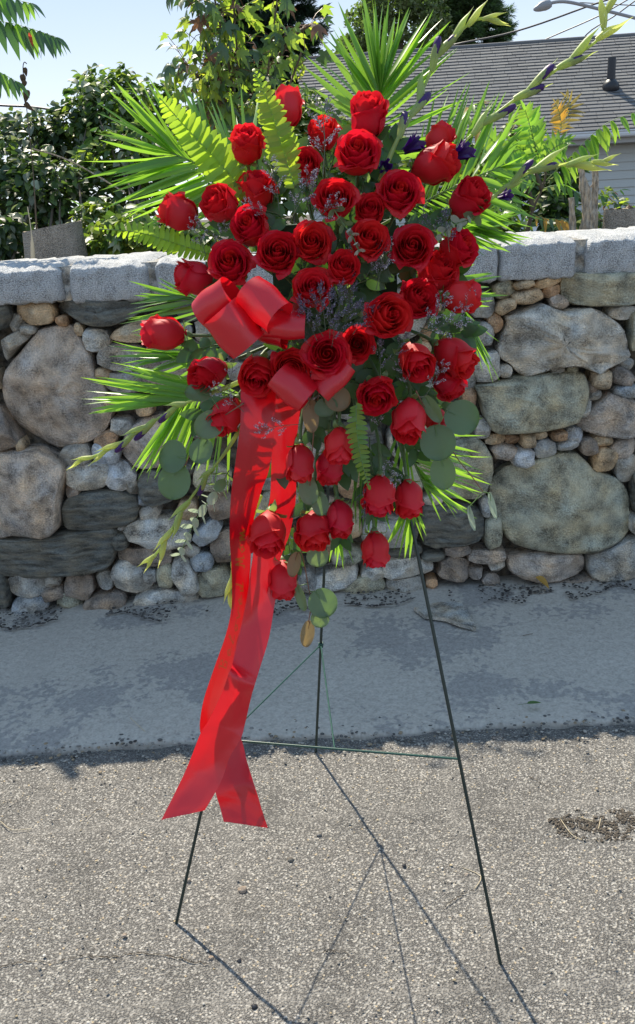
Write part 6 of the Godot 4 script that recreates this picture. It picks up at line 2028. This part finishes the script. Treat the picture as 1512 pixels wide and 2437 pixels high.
	for t in [[[[2, 1955], [30, 1975], [75, 1972]], "curved pale straw at the left edge of the drive"], [[[1100, 2065], [1145, 2085], [1130, 2115]], "bent pale straw right of the right leg"], [[[1335, 1950], [1360, 1985], [1385, 1998]], "pale straw on the soil patch"], [[[1375, 1943], [1412, 1955]], "short straw above the soil patch"], [[[1430, 1948], [1425, 1972]], "upright-lying short straw on the soil patch"], [[[310, 1708], [350, 1745]], "thin straw on the shadow's edge at left"], [[[1310, 1372], [1340, 1365]], "grey twig at the foot of the right wall"], [[[1245, 1512], [1268, 1508]], "short dark twig on the concrete at right"]]:
		m = MB.new()
		var pts := []
		for p in t[0]:
			pts.append(on_ground(p[0], p[1], 0.004 if p[1] > 1740 else 0.02))
		m.tube(smooth(pts, 3), [0.0011], 4)
		single("straw", m.mesh(pts[0]), M.twig if t[1].contains("dark") else M.pale_twig, t[1], "straw", pts[0])
	# a flat flake of stone let into the concrete
	m = MB.new()
	var top := []
	var foot := []
	for p in [[985, 1452], [1040, 1440], [1095, 1437], [1118, 1468], [1132, 1502], [1095, 1492], [1060, 1479], [1010, 1472]]:
		var q := on_ground(p[0], p[1], 0.024)
		foot.append(q)
		top.append(q + Vector3(0.003, 0.012 + 0.004 * fbm.get_noise_2d(q.x * 20.0, q.z * 20.0), 0.0))
	m.grid([PackedVector3Array(foot), PackedVector3Array(top)], true)
	var mid := Vector3.ZERO
	for q in top:
		mid += q / top.size()
	var hub := m.vert(mid + Vector3(0, 0.002, 0))
	for k in top.size():
		m.tri(hub, top.size() + k, top.size() + (k + 1) % top.size())
	single("flat_stone", m.mesh(mid, true), M.stone_grey, "flat angular flake of grey stone bedded in the concrete behind the right leg", "stone", mid)
	# cracks in the asphalt, filled with dark dirt
	for t in [[[0, 2305], [60, 2288], [130, 2292], [200, 2276], [262, 2280], [330, 2270], [420, 2282], [500, 2300]], [[205, 1955], [240, 1925], [262, 1960], [240, 1990]], [[1260, 1850], [1300, 1870], [1330, 1905], [1352, 1945]], [[1060, 2160], [1100, 2130], [1132, 2122]], [[770, 2268], [800, 2262], [830, 2272], [812, 2290]]]:
		m = MB.new()
		var line := []
		for p in t:
			line.append(on_ground(p[0], p[1], 0.0))
		line = smooth(line, 8)
		var rows := [PackedVector3Array(), PackedVector3Array()]
		for k in line.size():
			var q: Vector3 = line[k] + Vector3(0, 0.0035, 0) + Vector3(0.006 * fbm.get_noise_1d(k * 0.9), 0, 0.008 * fbm.get_noise_1d(k * 0.8 + 50.0))
			q.y += 0.006 * fbm.get_noise_2d(q.x * 1.5, q.z * 1.5) + 0.004 * fbm.get_noise_2d(q.x * 7.0, q.z * 7.0)
			var w := maxf(0.0003, 0.0017 * (0.6 + 1.2 * fbm.get_noise_1d(k * 0.7 + 20.0)))
			rows[0].append(q - Vector3(0, 0, w))
			rows[1].append(q + Vector3(0, 0, w))
		m.grid(rows)
		var crack := structure("asphalt_crack", m.mesh(line[0]), M.soil)
		crack.position = line[0]
		crack.name = numbered("asphalt_crack")
	# a patch of soil washed onto the drive at right: crumbs too many to count
	var where := []
	var tints := []
	for k in 1500:
		var a := rand(0, TAU)
		var q := sqrt(rng.randf())
		var p := on_ground(1440, 1962) + Vector3(cos(a) * q * 0.14, 0, sin(a) * q * 0.06)
		if fbm.get_noise_2d(p.x * 14.0, p.z * 14.0) < -0.15 - 0.3 * (1 - q) + 0.35 * q * q:
			continue
		var s := rand(0.0012, 0.0036)
		where.append(Transform3D(Basis.from_euler(Vector3(0, rand(0, 6), 0)).scaled(Vector3.ONE * s), p + Vector3(0, 0.001 + 0.001 * (1 - q), 0)))
		tints.append(Color(0.075, 0.06, 0.045) * rand(0.6, 1.9))
	var patch := scatter("soil_patch", pebble_mesh(3.0), M.gravel, where, tints, self)
	tag(patch, "dark crumbly soil patch on the asphalt at right", "soil")


func k_of(s: String) -> float:
	return float(s.length())
